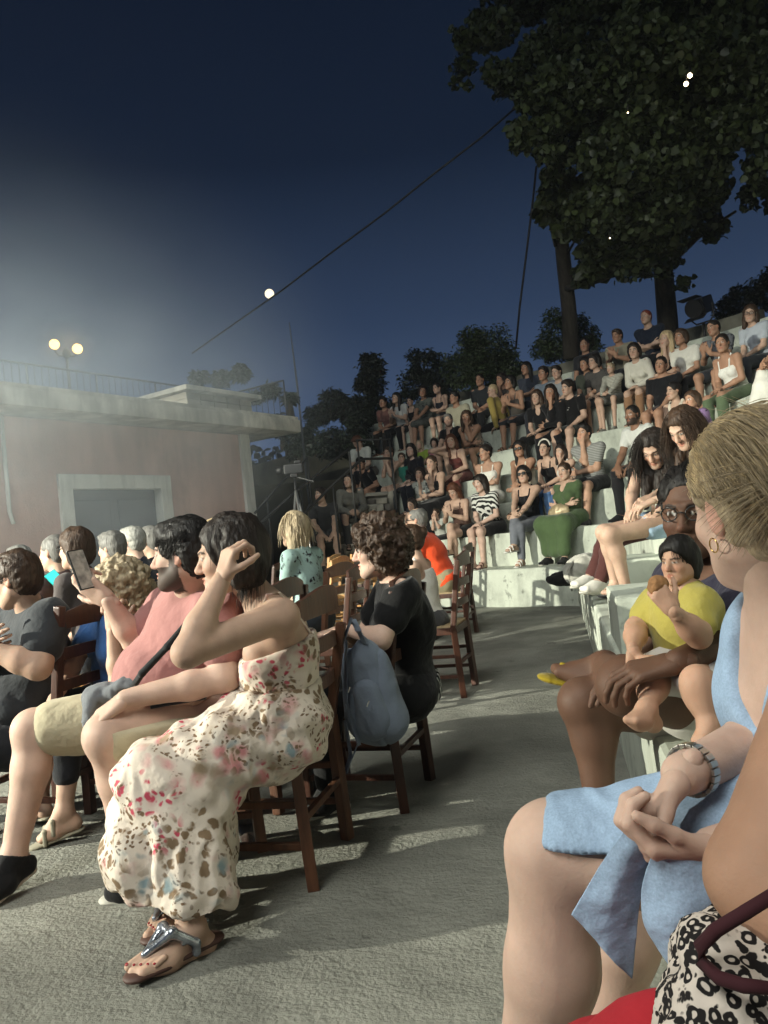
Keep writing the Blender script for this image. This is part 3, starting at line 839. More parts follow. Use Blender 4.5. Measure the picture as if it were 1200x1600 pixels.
def strands(name, c, fr, s, kind, n, m, parent, org, seed=1, length=.1, down=(0, 0, -1), spread=.012, rad=.0011, part=0.0, wave=0.0, region=None, seg=7):
    """locks of hair: thin tapering tubes rooted on the scalp, combed back or falling, joined as one part"""
    rg = np.random.default_rng(seed)
    V, Q = [], []; o = 0
    down = np.array(down, float)
    tries = 0; made = 0
    while made < n and tries < n * 20:
        tries += 1
        d = nrm(rg.normal(size=3))
        if d[2] < -.35: continue
        if region is not None and not region(d): continue
        r = np.array([.078, .096, .087])
        root = d * r + np.array([0, -.014, .037])
        if root[1] > .062 and root[2] < .075: continue
        if abs(root[0]) > .05 and root[1] > .028 and root[2] < .06: continue
        if kind == 'back' and abs(root[0]) > .045 and root[1] > -.03 and root[2] < .022: continue
        root = root * 1.03
        nn = nrm(d / r)
        # combing direction: away from the parting, back and down over the skull
        t = {'back': np.array([0, -1, -.15]), 'fall': np.array([np.sign(d[0] - part) * .8, -.25, -.9]), 'curl': rg.normal(size=3) * .8 + np.array([0, -.2, -.5]), 'fore': np.array([np.sign(d[0]) * .35, .75, -.25])}[kind]
        t = t - nn * (t @ nn); t = nrm(t)
        ln = length * rg.uniform(.6, 1.15); st = ln / seg
        p = root.copy(); pts = [p.copy()]; cur = t.copy()
        ph = rg.uniform(0, 6.28); tw = nrm(np.cross(nn, t))
        for i in range(seg):
            q = p - np.array([0, -.014, .037]); on = q / r; rr = np.linalg.norm(on)
            nrm_ = nrm(q / r ** 2)
            dl = nrm(fr @ down)
            grav = .12 if kind in ('back', 'curl', 'fore') else .35
            cur = nrm(cur + dl * grav + rg.normal(size=3) * (.02 if kind == 'back' else .06))
            if kind == 'back' and abs(p[0]) > .05 and -.050 < p[1] and p[2] < .028 or kind == 'back' and p[2] < -.05: pts.append(p.copy()); continue
            lift = 1.03 + spread * 4
            if rr < lift + .08: 
                cur = nrm(cur - nrm_ * min(0, cur @ nrm_) * 1.0 + nrm_ * (.35 if rr < 1.02 else 0) - nrm_ * (max(0, cur @ nrm_) if rr > lift else 0))
            p = p + cur * st + wave * (tw * math.cos(ph + i * 1.9) + nn * math.sin(ph + i * 1.9)) * 1.0
            pts.append(p.copy())
        pts = np.array(pts)
        wp = c + s * (pts @ fr)
        rr_ = rad * s * rg.uniform(.6, 1.4) * np.array([1.0] * (seg - 1) + [.7, .25])
        tan = np.gradient(wp, axis=0); tan /= np.linalg.norm(tan, axis=1, keepdims=True) + 1e-9
        sd = np.cross(tan, nn @ fr); sd /= np.linalg.norm(sd, axis=1, keepdims=True) + 1e-9; up = np.cross(sd, tan)
        ring = [wp + (sd * math.cos(a) + up * math.sin(a)) * rr_[:, None] for a in (0, 2.094, 4.189)]
        R_ = np.stack(ring, 1)          # (seg+1, 3, 3)
        V.append(R_.reshape(-1, 3))
        i = np.arange(seg)[:, None]; j = np.arange(3)[None, :]
        a = o + i * 3 + j; b = o + i * 3 + (j + 1) % 3
        Q.append(np.stack([a, b, b + 3, a + 3], -1).reshape(-1, 4)); o += len(wp) * 3
        made += 1
    return field_obj(name, (np.concatenate(V), np.concatenate(Q)), m, parent, None, org)

FING = {'i': (.044, .026, .020, .0088), 'm': (.047, .029, .021, .0090), 'r': (.043, .027, .021, .0085), 'l': (.034, .021, .018, .0075)}
def hand_field(F, w, d, pn, side, s=1.0, fat=1.0, curl=(.4, .45, .5, .55), thumb=(.7, .35), spread=.06, tk=.004):
    """w wrist, d fingers' direction, pn direction the palm faces, side +1: the thumb lies towards cross(d, pn)"""
    d = nrm(d); pn = nrm(pn - d * (pn @ d)); lt = np.cross(d, pn) * side     # lt: thumb side
    F.cap(w - d * .02 * s, w + d * .02 * s, .024 * s, .026 * s, .015 * s, ax=pn, sc=.72)
    mc = {}
    for q, (nm, off, ln) in enumerate((('i', .030, .088), ('m', .010, .092), ('r', -.010, .087), ('l', -.028, .078))):
        a = w + lt * off * .6 * s + d * .012 * s; b = w + d * ln * s + lt * off * s
        F.cap(a, b, .0145 * s, .0115 * s, .012 * s); mc[nm] = b
    F.cap(w + lt * .022 * s + d * .02 * s + pn * .006 * s, w + lt * .030 * s + d * .048 * s + pn * .008 * s, .017 * s, .012 * s, .012 * s)
    for q, nm in enumerate('imrl'):
        l1, l2, l3, r = FING[nm]; r = r * fat
        p = mc[nm]; sp = (1.5 - q) * spread
        dd = nrm(d + lt * sp); cu = curl[q]; nn = pn
        for j, l in enumerate((l1, l2, l3)):
            a = cu * (.75, 1.1, .7)[j]
            dn = dd * math.cos(a) + nn * math.sin(a); nn = nn * math.cos(a) - dd * math.sin(a); dd = dn
            p2 = p + dd * l * s
            F.cap(p, p2, r * s * (1, .93, .86)[j], r * s * (.93, .86, .74)[j], tk * s)
            p = p2
    p = w + lt * .030 * s + d * .030 * s + pn * .006 * s
    dd = nrm(lt * thumb[0] + d * (1 - thumb[0] * .5) + pn * thumb[1])
    for j, (l, r0, r1) in enumerate(((.038, .0135, .0105), (.031, .0105, .0098), (.026, .0098, .0078))):
        p2 = p + dd * l * s; F.cap(p, p2, r0 * s, r1 * s, tk * 1.5 * s); p = p2
        dd = nrm(dd + d * .25 - lt * .1 + pn * .12)
    return p

def ik(a, c, l1, l2, pole):
    a = np.asarray(a, float); c = np.asarray(c, float); v = c - a; L = np.linalg.norm(v)
    if L > (l1 + l2) * .995: c = a + v / L * (l1 + l2) * .995; v = c - a; L = np.linalg.norm(v)
    x = (l1 * l1 - l2 * l2 + L * L) / (2 * L); h = math.sqrt(max(1e-6, l1 * l1 - x * x))
    u = v / L; pl = np.asarray(pole, float); pl = nrm(pl - u * (pl @ u))
    return a + u * x + pl * h, c

def foot_field(F, an, toe, s=1.0, k=.02, r=.034):
    an = np.asarray(an, float); toe = np.asarray(toe, float)
    heel = an - nrm((toe - an) * [1, 1, 0]) * .035 * s; heel[2] = an[2] - .055 * s
    F.cap(an, heel, .034 * s, .028 * s, k * s)
    F.cap(heel, lerp(heel, toe, .55), .028 * s, .030 * s, k * s)
    F.cap(an, lerp(an, toe, .6) - np.array([0, 0, .01]) * s, .034 * s, .028 * s, k * s)
    lt = nrm(np.cross(toe - heel, [0, 0, 1]))
    F.cap(lerp(heel, toe, .55) + lt * .012 * s, toe + lt * .012 * s, .030 * s, .016 * s, k * s)
    F.cap(lerp(heel, toe, .55) - lt * .016 * s, lerp(heel, toe, .94) - lt * .018 * s, .026 * s, .015 * s, k * s)

SEED = [0]
def build_person(J, st, label, res=.014, group=None, near=False, name='person'):
    """J joints (world), st look; returns the person's Empty with body, hair and clothes as children"""
    SEED[0] += 1; sd = SEED[0]
    s = st.get('s', 1.0); g = st.get('g', 1.0); fem = st.get('fem', True)
    J = {k: np.asarray(v, float) for k, v in J.items()}
    org = J['org'] if 'org' in J else np.array([J['pel'][0], J['pel'][1], min(J['aL'][2], J['aR'][2]) - .08])
    root = wthing(name, label, 'person', tuple(org), group)
    skin = np.array(SK[st['skin']]); hc = st.get('hairc', 'dark')
    r_ = nrm(J['sR'] - J['sL']); up = nrm(J['nek'] - J['pel']); fw = nrm(np.cross(up, r_)); r_ = np.cross(fw, up)
    fr = np.array([r_, fw, up])
    # ---- torso and limbs
    def torso(F, i=0.0, k=.04, hips=True, belly=st.get('belly', 0)):
        c, n, p = J['che'], J['nek'], J['pel']
        w = (1 if fem else 1.08) * g * s
        F.ell(p, (.165 * w + i, .118 * w + i, .115 * s + i), fr, k)
        F.ell(lerp(p, c, .48) + fw * (.012 + belly) * s, (.128 * w + i + belly * .5, .098 * w + i + belly, .15 * s), fr, k)
        F.ell(c, (.145 * w + i, .100 * w + i, .15 * s + i), fr, k)
        F.ell(lerp(c, n, .55) - up * .01, (.135 * w * (1 if fem else 1.08) + i, .078 * s * g + i, .075 * s + i), fr, k)
        if fem:
            for q in (-1, 1): F.ell(c + fw * .072 * s * g + r_ * q * .068 * s * g - up * .005 * s, np.array((.056, .052, .056)) * s * g + i * .6, fr, .03)
    def shoulders(F, i=0.0, k=.03):
        for q, sh in ((-1, J['sL']), (1, J['sR'])):
            F.cap(lerp(J['che'], J['nek'], .72) + r_ * q * .04 * s, sh, .052 * s * g + i, .046 * s * g + i, k)
            F.cap(lerp(J['che'], J['nek'], .3) + r_ * q * .09 * s, sh - up * .02 * s, .06 * s * g + i, .045 * s * g + i, k)
    ar = st.get('arm', 1.0) * (1 if fem else 1.15) * s
    lg = st.get('leg', 1.0) * (1 if fem else 1.05) * s
    def arm(F, q, i=0.0, t0=0.0, t1=1.0, k=.02, lower=True):
        sh, el, wr = J['s' + q], J['e' + q], J['w' + q]
        a, b = lerp(sh, el, t0), lerp(sh, el, min(t1, 1))
        F.cap(a, b, (.047 - .009 * t0) * ar + i, (.047 - .009 * min(t1, 1)) * ar + i, k)
        if t1 >= 1 and lower:
            F.cap(el, lerp(el, wr, .35), .037 * ar + i, .038 * ar + i, k); F.cap(lerp(el, wr, .35), wr, .038 * ar + i, .0245 * ar + i, k)
    def leg(F, q, i=0.0, t0=0.0, t1=1.0, low=1.0, k=.03, flare=0.0):
        h, kn, an = J['h' + q], J['k' + q], J['a' + q]
        a, b = lerp(h, kn, t0), lerp(h, kn, t1)
        F.cap(a, b, (.088 - .030 * t0) * lg * g + i, (.088 - .032 * t1) * lg * (g * .5 + .5) + i, k)
        if t1 >= 1 and low > 0:
            ax_ = nrm(an - kn); bk = -nrm(np.cross(np.cross(ax_, kn - h), ax_)) if np.linalg.norm(np.cross(ax_, kn - h)) > 1e-4 else -fw
            m_ = lerp(kn, an, min(low, .32))
            F.cap(kn, m_ + (bk * .014 * s if i == 0 else 0), .055 * lg + i, .052 * lg + i + flare * .3, k)
            if low > .32: F.cap(lerp(kn, an, .32) + (bk * .014 * s if i == 0 else 0), lerp(kn, an, low), .052 * lg + i + flare * .3, lerp(.052, .033, (low - .32) / .68) * lg + i + flare, k)
    B = Field()
    torso(B); shoulders(B)
    hd = J['hd']; hf = frame(J['hf'], J.get('hu', (0, 0, 1))); hs = st.get('hs', 1.0) * s
    B.cap(J['nek'] - up * .03 * s, hd + hs * (-.015 * hf[1] - .055 * hf[2]), .055 * s * (1 if fem else 1.15), .050 * s * (1 if fem else 1.15), .035 * s)
    for q in 'LR': arm(B, q); leg(B, q)
    barefoot = st.get('feet', 'shoe')
    for q in 'LR': foot_field(B, J['a' + q], J['t' + q], s)
    parts = []
    hcol = head_color(hd, hf, hs, skin, HAIRC[hc], st.get('beard', False))
    hands = Field()
    for q in 'LR':
        hdn = J.get('d' + q); hp = J.get('p' + q)
        if hdn is None: hdn = J['w' + q] - J['e' + q]
        if hp is None: hp = -up + 1e-3 * fw
        side = st.get('side' + q, -1 if q == 'L' else 1)
        hand_field(hands if near else B, J['w' + q], hdn, hp, side, s * (.95 if fem else 1.05) * st.get('handsc', 1.0), spread=st.get('spread', .05), fat=st.get('fat', 1.06), curl=st.get('curl' + q, (.35, .4, .45, .5)), thumb=st.get('th' + q, (.7, .35)),
                   tk=.004 if near else .006)
    if near:
        parts.append(B.mesh(res))
        H = Field(); head_field(H, hd, hf, hs)
        H.cap(hd + hs * (-.015 * hf[1] - .055 * hf[2]), lerp(hd, J['nek'], .55), .050 * s * (1 if fem else 1.15), .053 * s, .03 * s)
        parts.append(H.mesh(st.get('hres', .0042)))
        if st.get('hands', True): parts.append(hands.mesh(.0034))
    else:
        head_field(B, hd, hf, hs, detail=False)
        parts.append(B.mesh(res))
    def cf(V):
        col = np.tile(skin, (len(V), 1)); 
        col = hcol(V, col)
        f = st.get('paint')
        return f(V, col) if f else col
    field_obj('body', join_vq(parts), skin_mat(st['skin'] if near else 'far', .12 if near else 0.0), root, cf, org)
    # ---- hair
    if st.get('hair') and st['hair'] != 'bald':
        hv = hair_field(st['hair'], hd, hf, hs, J.get('hdown'), sd, st.get('hairres', .0055 if near else .011))
        field_obj('hair', hv, hair_mat(hc), root, None, org)
        sp = st.get('strands')
        if sp: strands('hair_locks', hd, hf, hs, m=hair_mat(hc), parent=root, org=org, **sp)
    # ---- clothes
    def wrinkle(amp, fq=11, sed=0):
        def d(V):
            l = (V - org) @ fr.T
            return amp * (vnoise(l * [fq, fq, fq * .6] + vnoise(l * 5, sed)[:, None] * 1.5, sed + 1) + .5 * np.abs(vnoise(l * fq * 2.2, sed + 2)) - .2)
        return d
    cres = res * .95
    amp = .006 if near else .004
    top = st.get('top')
    if top:
        kind, colr, pat = (top + ('plain',))[:3]
        F = Field(); i = (.010 + st.get('loose', 0)) * (s if s < .7 else 1)
        torso(F, i, hips=False)
        if kind in ('tee', 'long', 'dress', 'polo'):
            shoulders(F, i)
            for q in 'LR': arm(F, q, i + .006, 0, 1.0 if kind == 'long' else .55, lower=(kind == 'long'))
            F.cap(lerp(J['che'], J['nek'], .8), J['nek'] - up * .01, .06 * s + i, .055 * s + i, .03)
            F.plane(J['nek'] - up * (.002 - st.get('nekup', 0)) + fw * .02 * s, up * 1.0 + fw * st.get('vneck', .55))
            if st.get('v'): 
                F.ell(J['nek'] + fw * .095 * s - up * .05 * s, np.array((.045, .07, .09)) * s, fr, .01, 1)
        elif kind in ('tank', 'sleeveless'):
            pn = lerp(J['che'], J['nek'], .45)
            F.plane(pn, up + fw * (.25 if kind == 'tank' else .0))
            for q, sh in ((-1, J['sL']), (1, J['sR'])):
                a = lerp(J['nek'], sh, .55) + up * .035 * s
                rr = .013 * s if kind == 'tank' else .03 * s
        F.plane(J['pel'] - up * (.10 if kind != 'crop' else -.1) * s, -up)
        VQ = F.mesh(cres, wrinkle(amp, sed=sd))
        if kind in ('tank', 'sleeveless'):
            S = Field(); rr = (.011 if kind == 'tank' else .028) * s
            for q, sh in ((-1, J['sL']), (1, J['sR'])):
                a = lerp(J['nek'], sh, .58) + up * (.040 - rr * .35) * s; w_ = .075 * s * q
                f0 = J['che'] + r_ * w_ * g + fw * (.088 * s * g + .012) + up * .05 * s; b0 = J['che'] + r_ * w_ * g - fw * (.090 * s * g) + up * .05 * s
                m1 = lerp(f0, a, .6) + fw * .018 * s
                for u_, v_ in ((f0, m1), (m1, a), (a, b0)): S.cap(u_, v_, rr, rr, .01, ax=fw, sc=.7)
            VQ = join_vq([VQ, S.mesh(max(.005, min(res, rr * .7)))])
        field_obj(st.get('topname', {'tank': 'tank_top', 'tee': 'shirt', 'long': 'jacket', 'dress': 'dress', 'polo': 'shirt', 'sleeveless': 'top'}[kind]), VQ, cloth_mat(colr, pat), root, None, org)
    bot = st.get('bottom')
    if bot:
        kind, colr, pat = (bot + ('plain',))[:3]
        F = Field(); i = .012
        F.ell(J['pel'], (.168 * g * s + i, .122 * g * s + i, .118 * s + i), fr, .04)
        for q in 'LR':
            if kind == 'shorts': leg(F, q, i + .010, 0, st.get('shortt', .72))
            elif kind == 'mini': leg(F, q, i + .004, 0, .5, k=.06)
            elif kind == 'capri': leg(F, q, i, 0, 1, .62)
            elif kind in ('pants', 'wide'): leg(F, q, i, 0, 1, .94, flare=.03 if kind == 'wide' else .006)
            elif kind == 'skirt': leg(F, q, i + .01, 0, 1, .0, k=.12)
            elif kind == 'longskirt':
                leg(F, q, i + .02, 0, 1, .0, k=.16)
                F.cap(J['k' + q], lerp(J['k' + q], J['a' + q], .8), .075 * s, .085 * s, .16)
                if q == 'R': F.cap(lerp(J['pel'], (J['kL'] + J['kR']) / 2, .6), (J['kL'] + J['kR']) / 2, .08 * s, .07 * s, .1); F.cap((J['kL'] + J['kR']) / 2, lerp((J['kL'] + J['kR']) / 2, (J['aL'] + J['aR']) / 2, .8), .07 * s, .09 * s, .1)
        F.plane(J['pel'] + up * .12 * s, up)
        nm = {'shorts': 'shorts', 'mini': 'shorts', 'capri': 'trousers', 'pants': 'trousers', 'wide': 'trousers', 'skirt': 'skirt', 'longskirt': 'skirt'}[kind]
        field_obj(st.get('botname', nm), F.mesh(cres, wrinkle(amp * 1.1, 9, sd + 9)), cloth_mat(colr, pat), root, None, org)
    fe = st.get('feet', ('shoe', '#202020'))
    if fe:
        kind, colr = fe
        for q in 'LR':
            an, toe = J['a' + q], J['t' + q]
            F = Field()
            hd_ = nrm((toe - an) * [1, 1, 0]); 
            if kind == 'shoe':
                foot_field(F, an, toe + hd_ * .012 * s, s * 1.0); 
                for j, q2 in enumerate(F.pr):
                    F.pr[j] = q2[:3] + (q2[3] + .007, q2[4] + .007) + q2[5:9] + (q2[9] - .01, q2[10] + .01)
                F.plane(an + np.array([0, 0, .0]) + hd_ * .02, np.array([0, 0, 1.0]) - hd_ * .4)
                sh = field_obj('shoe', F.mesh(max(.006, res * .75)), cloth_mat(colr), root, None, org)
            heel = an - hd_ * .045 * s
            z = toe[2] - .022 * s
            S = Field()
            tv = toe - heel; tv = nrm(np.array([tv[0], tv[1], (toe[2] - .0) - (an[2] - .06 * s)]))
            base_h = np.array([heel[0], heel[1], an[2] - .085 * s]); base_t = np.array([toe[0], toe[1], toe[2] - .024 * s]) + hd_ * .015 * s
            S.cap(base_h, base_t, .032 * s, .038 * s, .01, ax=nrm(np.cross(np.cross(base_t - base_h, [0, 0, 1]), base_t - base_h)), sc=.30)
            so = field_obj('sole', S.mesh(max(.005, min(.009, res * .7))), cloth_mat('#b9b6aa' if kind == 'shoe' else colr), root, None, org)
            if kind in ('sandal', 'flipflop'):
                T = Field(); lt = nrm(np.cross(toe - an, [0, 0, 1]))
                m_ = lerp(an, toe, .62) + np.array([0, 0, .018]) * s
                if kind == 'sandal':
                    for t_ in (.45, .78):
                        m_ = lerp(an, toe, t_) + np.array([0, 0, .012 * (1 - t_) - .004]) * s
                        pts = [m_ - lt * .040 * s - np.array([0, 0, .035]) * s, m_ - lt * .030 * s + np.array([0, 0, .014]) * s, m_ + lt * .024 * s + np.array([0, 0, .018]) * s, m_ + lt * .036 * s - np.array([0, 0, .035]) * s]
                        for u_, v_ in zip(pts, pts[1:]): T.cap(u_, v_, .009 * s, .009 * s, .006)
                else:
                    tp = lerp(an, toe, .86) + np.array([0, 0, .012]) * s
                    for q3 in (-1, 1): T.cap(tp, lerp(an, toe, .42) + lt * q3 * .034 * s - np.array([0, 0, .012]) * s, .006 * s, .007 * s, .004)
                field_obj('strap', T.mesh(max(.004, min(.007, res * .5))), cloth_mat(colr), root, None, org)
    return root

def seated(S, f, pose='lap', s=1.0, lean=0.12, tw=0.0, hyaw=0.0, hpitch=0.0, hroll=0.0, foot_dz=-.45, fem=True, knees=.09, seatoff=0.0, rnd=None):
    """joints of someone seated at point S (on the seat), facing plan direction f"""
    rg = rnd or random.Random(hash((round(S[0], 2), round(S[1], 2))) & 0xffff)
    S = np.asarray(S, float); f = nrm([f[0], f[1], 0]); u = np.array([0, 0, 1.0]); r = np.cross(f, u)
    J = {}
    pel = S + u * .115 * s; J['pel'] = pel
    ud = nrm(u * math.cos(lean) + f * math.sin(lean))
    ca, sa = math.cos(tw), math.sin(tw); fd = nrm(f * ca + r * sa); rd = np.cross(fd, u)
    J['che'] = pel + ud * .31 * s; J['nek'] = J['che'] + nrm(ud + f * .05) * .20 * s
    w = (.165 if fem else .185) * s
    J['sL'] = lerp(J['che'], J['nek'], .72) - rd * w; J['sR'] = lerp(J['che'], J['nek'], .72) + rd * w
    hf = nrm(f * math.cos(hyaw) + r * math.sin(hyaw) + u * hpitch)
    J['hd'] = J['nek'] + (u * .150 + hf * .03 + f * .01) * s; J['hf'] = hf; J['hu'] = nrm(u + r * hroll)
    J['hL'] = pel - r * .085 * s - u * .01; J['hR'] = pel + r * .085 * s - u * .01
    kz = S[2] + .065 * s
    kL = pel + f * .42 * s - r * (knees + .03) * s; kR = pel + f * .42 * s + r * (knees + .03) * s
    kL[2] = kR[2] = kz
    fz = S[2] + foot_dz
    aL = kL + f * rg.uniform(-.06, .08) * s; aR = kR + f * rg.uniform(-.06, .08) * s
    aL[2] = aR[2] = fz + .085 * s
    if pose.startswith('x'):       # right leg crossed over left
        kR = pel + f * .40 * s + r * -.02 * s; kR[2] = kz + .12 * s
        aR = kR + f * .16 * s - r * .06 * s; aR[2] = kR[2] - .34 * s
        pose = pose[1:]
    if pose.startswith('y'):       # left leg crossed over right
        kL = pel + f * .40 * s + r * .02 * s; kL[2] = kz + .12 * s
        aL = kL + f * .16 * s + r * .10 * s; aL[2] = kL[2] - .34 * s
        pose = pose[1:]
    J['kL'], J['kR'], J['aL'], J['aR'] = kL, kR, aL, aR
    J['tL'] = aL + f * .15 * s - r * .02; J['tR'] = aR + f * .15 * s + r * .02; J['tL'][2] = aL[2] - .06 * s; J['tR'][2] = aR[2] - .06 * s
    lap = lerp(kL, kR, .5)
    def tgt(q):
        sg = -1 if q == 'L' else 1
        kn = J['k' + q]
        if pose == 'lap': return lerp(pel, lap, .72) + u * .10 * s + r * sg * .025 * s, f * .9 - r * sg * .6 - u * .1
        if pose == 'thigh': return lerp(J['h' + q], kn, .72) + u * .085 * s, f - u * .3
        if pose == 'knees': return lerp(J['h' + q], kn, 1.0) + u * .07 * s - r * sg * .03, f * .4 - r * sg * .5 - u * .6
        if pose == 'clasp': return kn * .5 + lap * .5 + f * .05 * s + u * .08 * s, f * .5 - r * sg * .8 - u * .2
        if pose == 'folded': return J['che'] + f * .17 * s - u * .12 * s - r * sg * .09 * s, -r * sg + u * .2
        if pose == 'phone': return J['che'] + f * .30 * s - u * .05 * s + r * sg * .05 * s, f * .4 + u * .8 - r * sg * .2
        if pose == 'chinL': return (J['hd'] + hf * .07 * s - u * .16 * s, u * .9 + hf * .2) if q == 'L' else (J['che'] + f * .17 * s - u * .16 * s - r * sg * .10 * s, -r * sg)
        if pose == 'chinR': return (J['hd'] + hf * .07 * s - u * .16 * s, u * .9 + hf * .2) if q == 'R' else (J['che'] + f * .17 * s - u * .16 * s - r * sg * .10 * s, -r * sg)
        if pose == 'mouth': return J['hd'] + hf * .12 * s - u * .17 * s + r * sg * .02, u + hf * .1
        if pose == 'temple': return (J['hd'] + r * .13 * s - u * .09 * s + hf * .03, u * .9 - r * .2) if q == 'R' else (lerp(pel, lap, .7) + u * .1 * s, f)
        if pose == 'side': return S + r * sg * .24 * s - f * .02 + u * .04, f * .6 - u * .3
        return lerp(pel, lap, .72) + u * .10 * s, f
    for q in 'LR':
        t, d = tgt(q); sg = -1 if q == 'L' else 1
        e_, w_ = ik(J['s' + q], t, .275 * s, .245 * s, -f * .45 + r * sg * .55 - u * .75)
        J['e' + q], J['w' + q] = e_, w_; J['d' + q] = d; J['p' + q] = -u if pose in ('lap', 'thigh', 'knees', 'side') else -f
    J['org'] = np.array([S[0], S[1], fz])
    return J
# ================================================================== WOODEN CHAIRS
M_WOODD = mat('dark_varnished_wood', (0.055, 0.019, 0.010), 0.42, bump=0.2, bscale=30, var=0.3, vscale=8, stretch=(6, 6, 1))
M_WOODM = mat('brown_wood', (0.105, 0.042, 0.020), 0.5, bump=0.2, bscale=30, var=0.3, vscale=8, stretch=(6, 6, 1))
M_WOODL = mat('honey_pine', (0.55, 0.30, 0.11), 0.5, bump=0.2, bscale=30, var=0.2, vscale=8, stretch=(6, 6, 1))
M_RUSH = mat('woven_rush', (0.30, 0.22, 0.12), 0.8, bump=0.8, bscale=60, var=0.3, vscale=20)
def make_chair(m, label, loc, f, s=1.0, group=None, back=0.93):
    """ladder-back chair with a rush seat; origin on the ground under the seat, front towards f"""
    f = nrm([f[0], f[1], 0]); rz = math.atan2(f[1], f[0]) - math.pi / 2
    t = thing('wooden_chair', label, 'chair', loc, rz, group)
    W, Dp, H = .40 * s, .38 * s, .45 * s
    for sx in (-1, 1):
        MB().beam((sx * W / 2, Dp / 2, 0), (sx * W / 2, Dp / 2, H + .015), .040, .040, .006).build('leg', m, t)
        b = MB(); b.beam((sx * W / 2 * .96, -Dp / 2 - .02, 0), (sx * W / 2, -Dp / 2, H), .038, .038, .006); b.beam((sx * W / 2, -Dp / 2, H - .01), (sx * W / 2 * 1.02, -Dp / 2 - .075, back * s), .037, .034, .007)
        b.build('leg', m, t)
        for z in (.14, .27): MB().beam((sx * W / 2, -Dp / 2 - .012, z * s), (sx * W / 2, Dp / 2, z * s), .022, .022, .004).build('stretcher', m, t)
        MB().beam((sx * W / 2, -Dp / 2, H - .02), (sx * W / 2, Dp / 2, H - .02), .026, .045, .005).build('seat_rail', m, t)
    for z in (.20, .33): MB().beam((-W / 2, Dp / 2, z * s), (W / 2, Dp / 2, z * s), .022, .026, .004).build('stretcher', m, t)
    MB().beam((-W / 2, -Dp / 2 - .01, .22 * s), (W / 2, -Dp / 2 - .01, .22 * s), .022, .022, .004).build('stretcher', m, t)
    for y in (-1, 1): MB().beam((-W / 2, y * Dp / 2, H - .02), (W / 2, y * Dp / 2, H - .02), .026, .045, .005).build('seat_rail', m, t)
    se = bmesh.new(); bmesh.ops.create_grid(se, x_segments=14, y_segments=14, size=1)
    for v in se.verts:
        x, y = v.co.x, v.co.y
        v.co = Vector((x * (W / 2 + .004), y * (Dp / 2 + .004), H + .014 - .014 * (1 - max(abs(x), abs(y))) + .0035 * math.sin(26 * (max(abs(x), abs(y))))))
    bmesh.ops.solidify(se, geom=se.faces[:], thickness=.022)
    me = bpy.data.meshes.new('rush_seat'); se.to_mesh(me); se.free(); link('rush_seat', me, M_RUSH, t, True)
    for i, (z, h, crest) in enumerate(((.60, .045, 0), (.73, .05, 0), (.865, .065, .028))):
        bm = bmesh.new(); n = 12
        for k_ in range(2):
            pass
        rows = []
        for i_ in range(n + 1):
            u = i_ / n * 2 - 1; x = u * W / 2; y = -Dp / 2 - (z * s - H) * .156 - .03 * (1 - u * u)
            up = (h * s / 2) + crest * (1 - u * u) ** 1.5 * s + .006 * (1 - u * u)
            rows.append([bm.verts.new((x, y + dy, z * s + dz)) for dy, dz in ((-.008, -h * s / 2 + .008 * (1 - u * u)), (.008, -h * s / 2 + .008 * (1 - u * u)), (.008, up), (-.008, up))])
        for i_ in range(n):
            for k_ in range(4): bm.faces.new((rows[i_][k_], rows[i_ + 1][k_], rows[i_ + 1][(k_ + 1) % 4], rows[i_][(k_ + 1) % 4]))
        bm.faces.new(rows[0]); bm.faces.new(rows[-1][::-1])
        bmesh.ops.recalc_face_normals(bm, faces=bm.faces)
        me = bpy.data.meshes.new('slat'); bm.to_mesh(me); bm.free(); link('slat', me, m, t)
    return t

def chair_by_legs(m, label, a, b, back=.84, s=1.0):
    """chair whose two back feet stand on the ground at photo pixels a (near) and b (far), front to the left"""
    A_, B_ = gp(*a), gp(*b); d = nrm(B_ - A_); f = np.array([-d[1], d[0], 0])
    c_ = (A_ + B_) / 2 + f * (.21 * s)
    return make_chair(m, label, (c_[0], c_[1], 0), f, s, back=back)

def cloth_obj(name, F, res, m, root, org, amp=.006, fr=None, fq=(11, 11, 6), seed=0, warp=1.2, extra=None):
    fr = np.eye(3) if fr is None else fr
    def d(V):
        l = (V - org) @ fr.T
        q = l * np.array(fq) + vnoise(l * 4.0, seed)[:, None] * warp
        v = amp * (vnoise(q, seed + 1) + .6 * (1 - 2 * np.abs(vnoise(q * 1.7, seed + 2))) - .1)
        if extra is not None: v = v + extra(V)
        return v
    return field_obj(name, F.mesh(res, d), m, root, None, org)

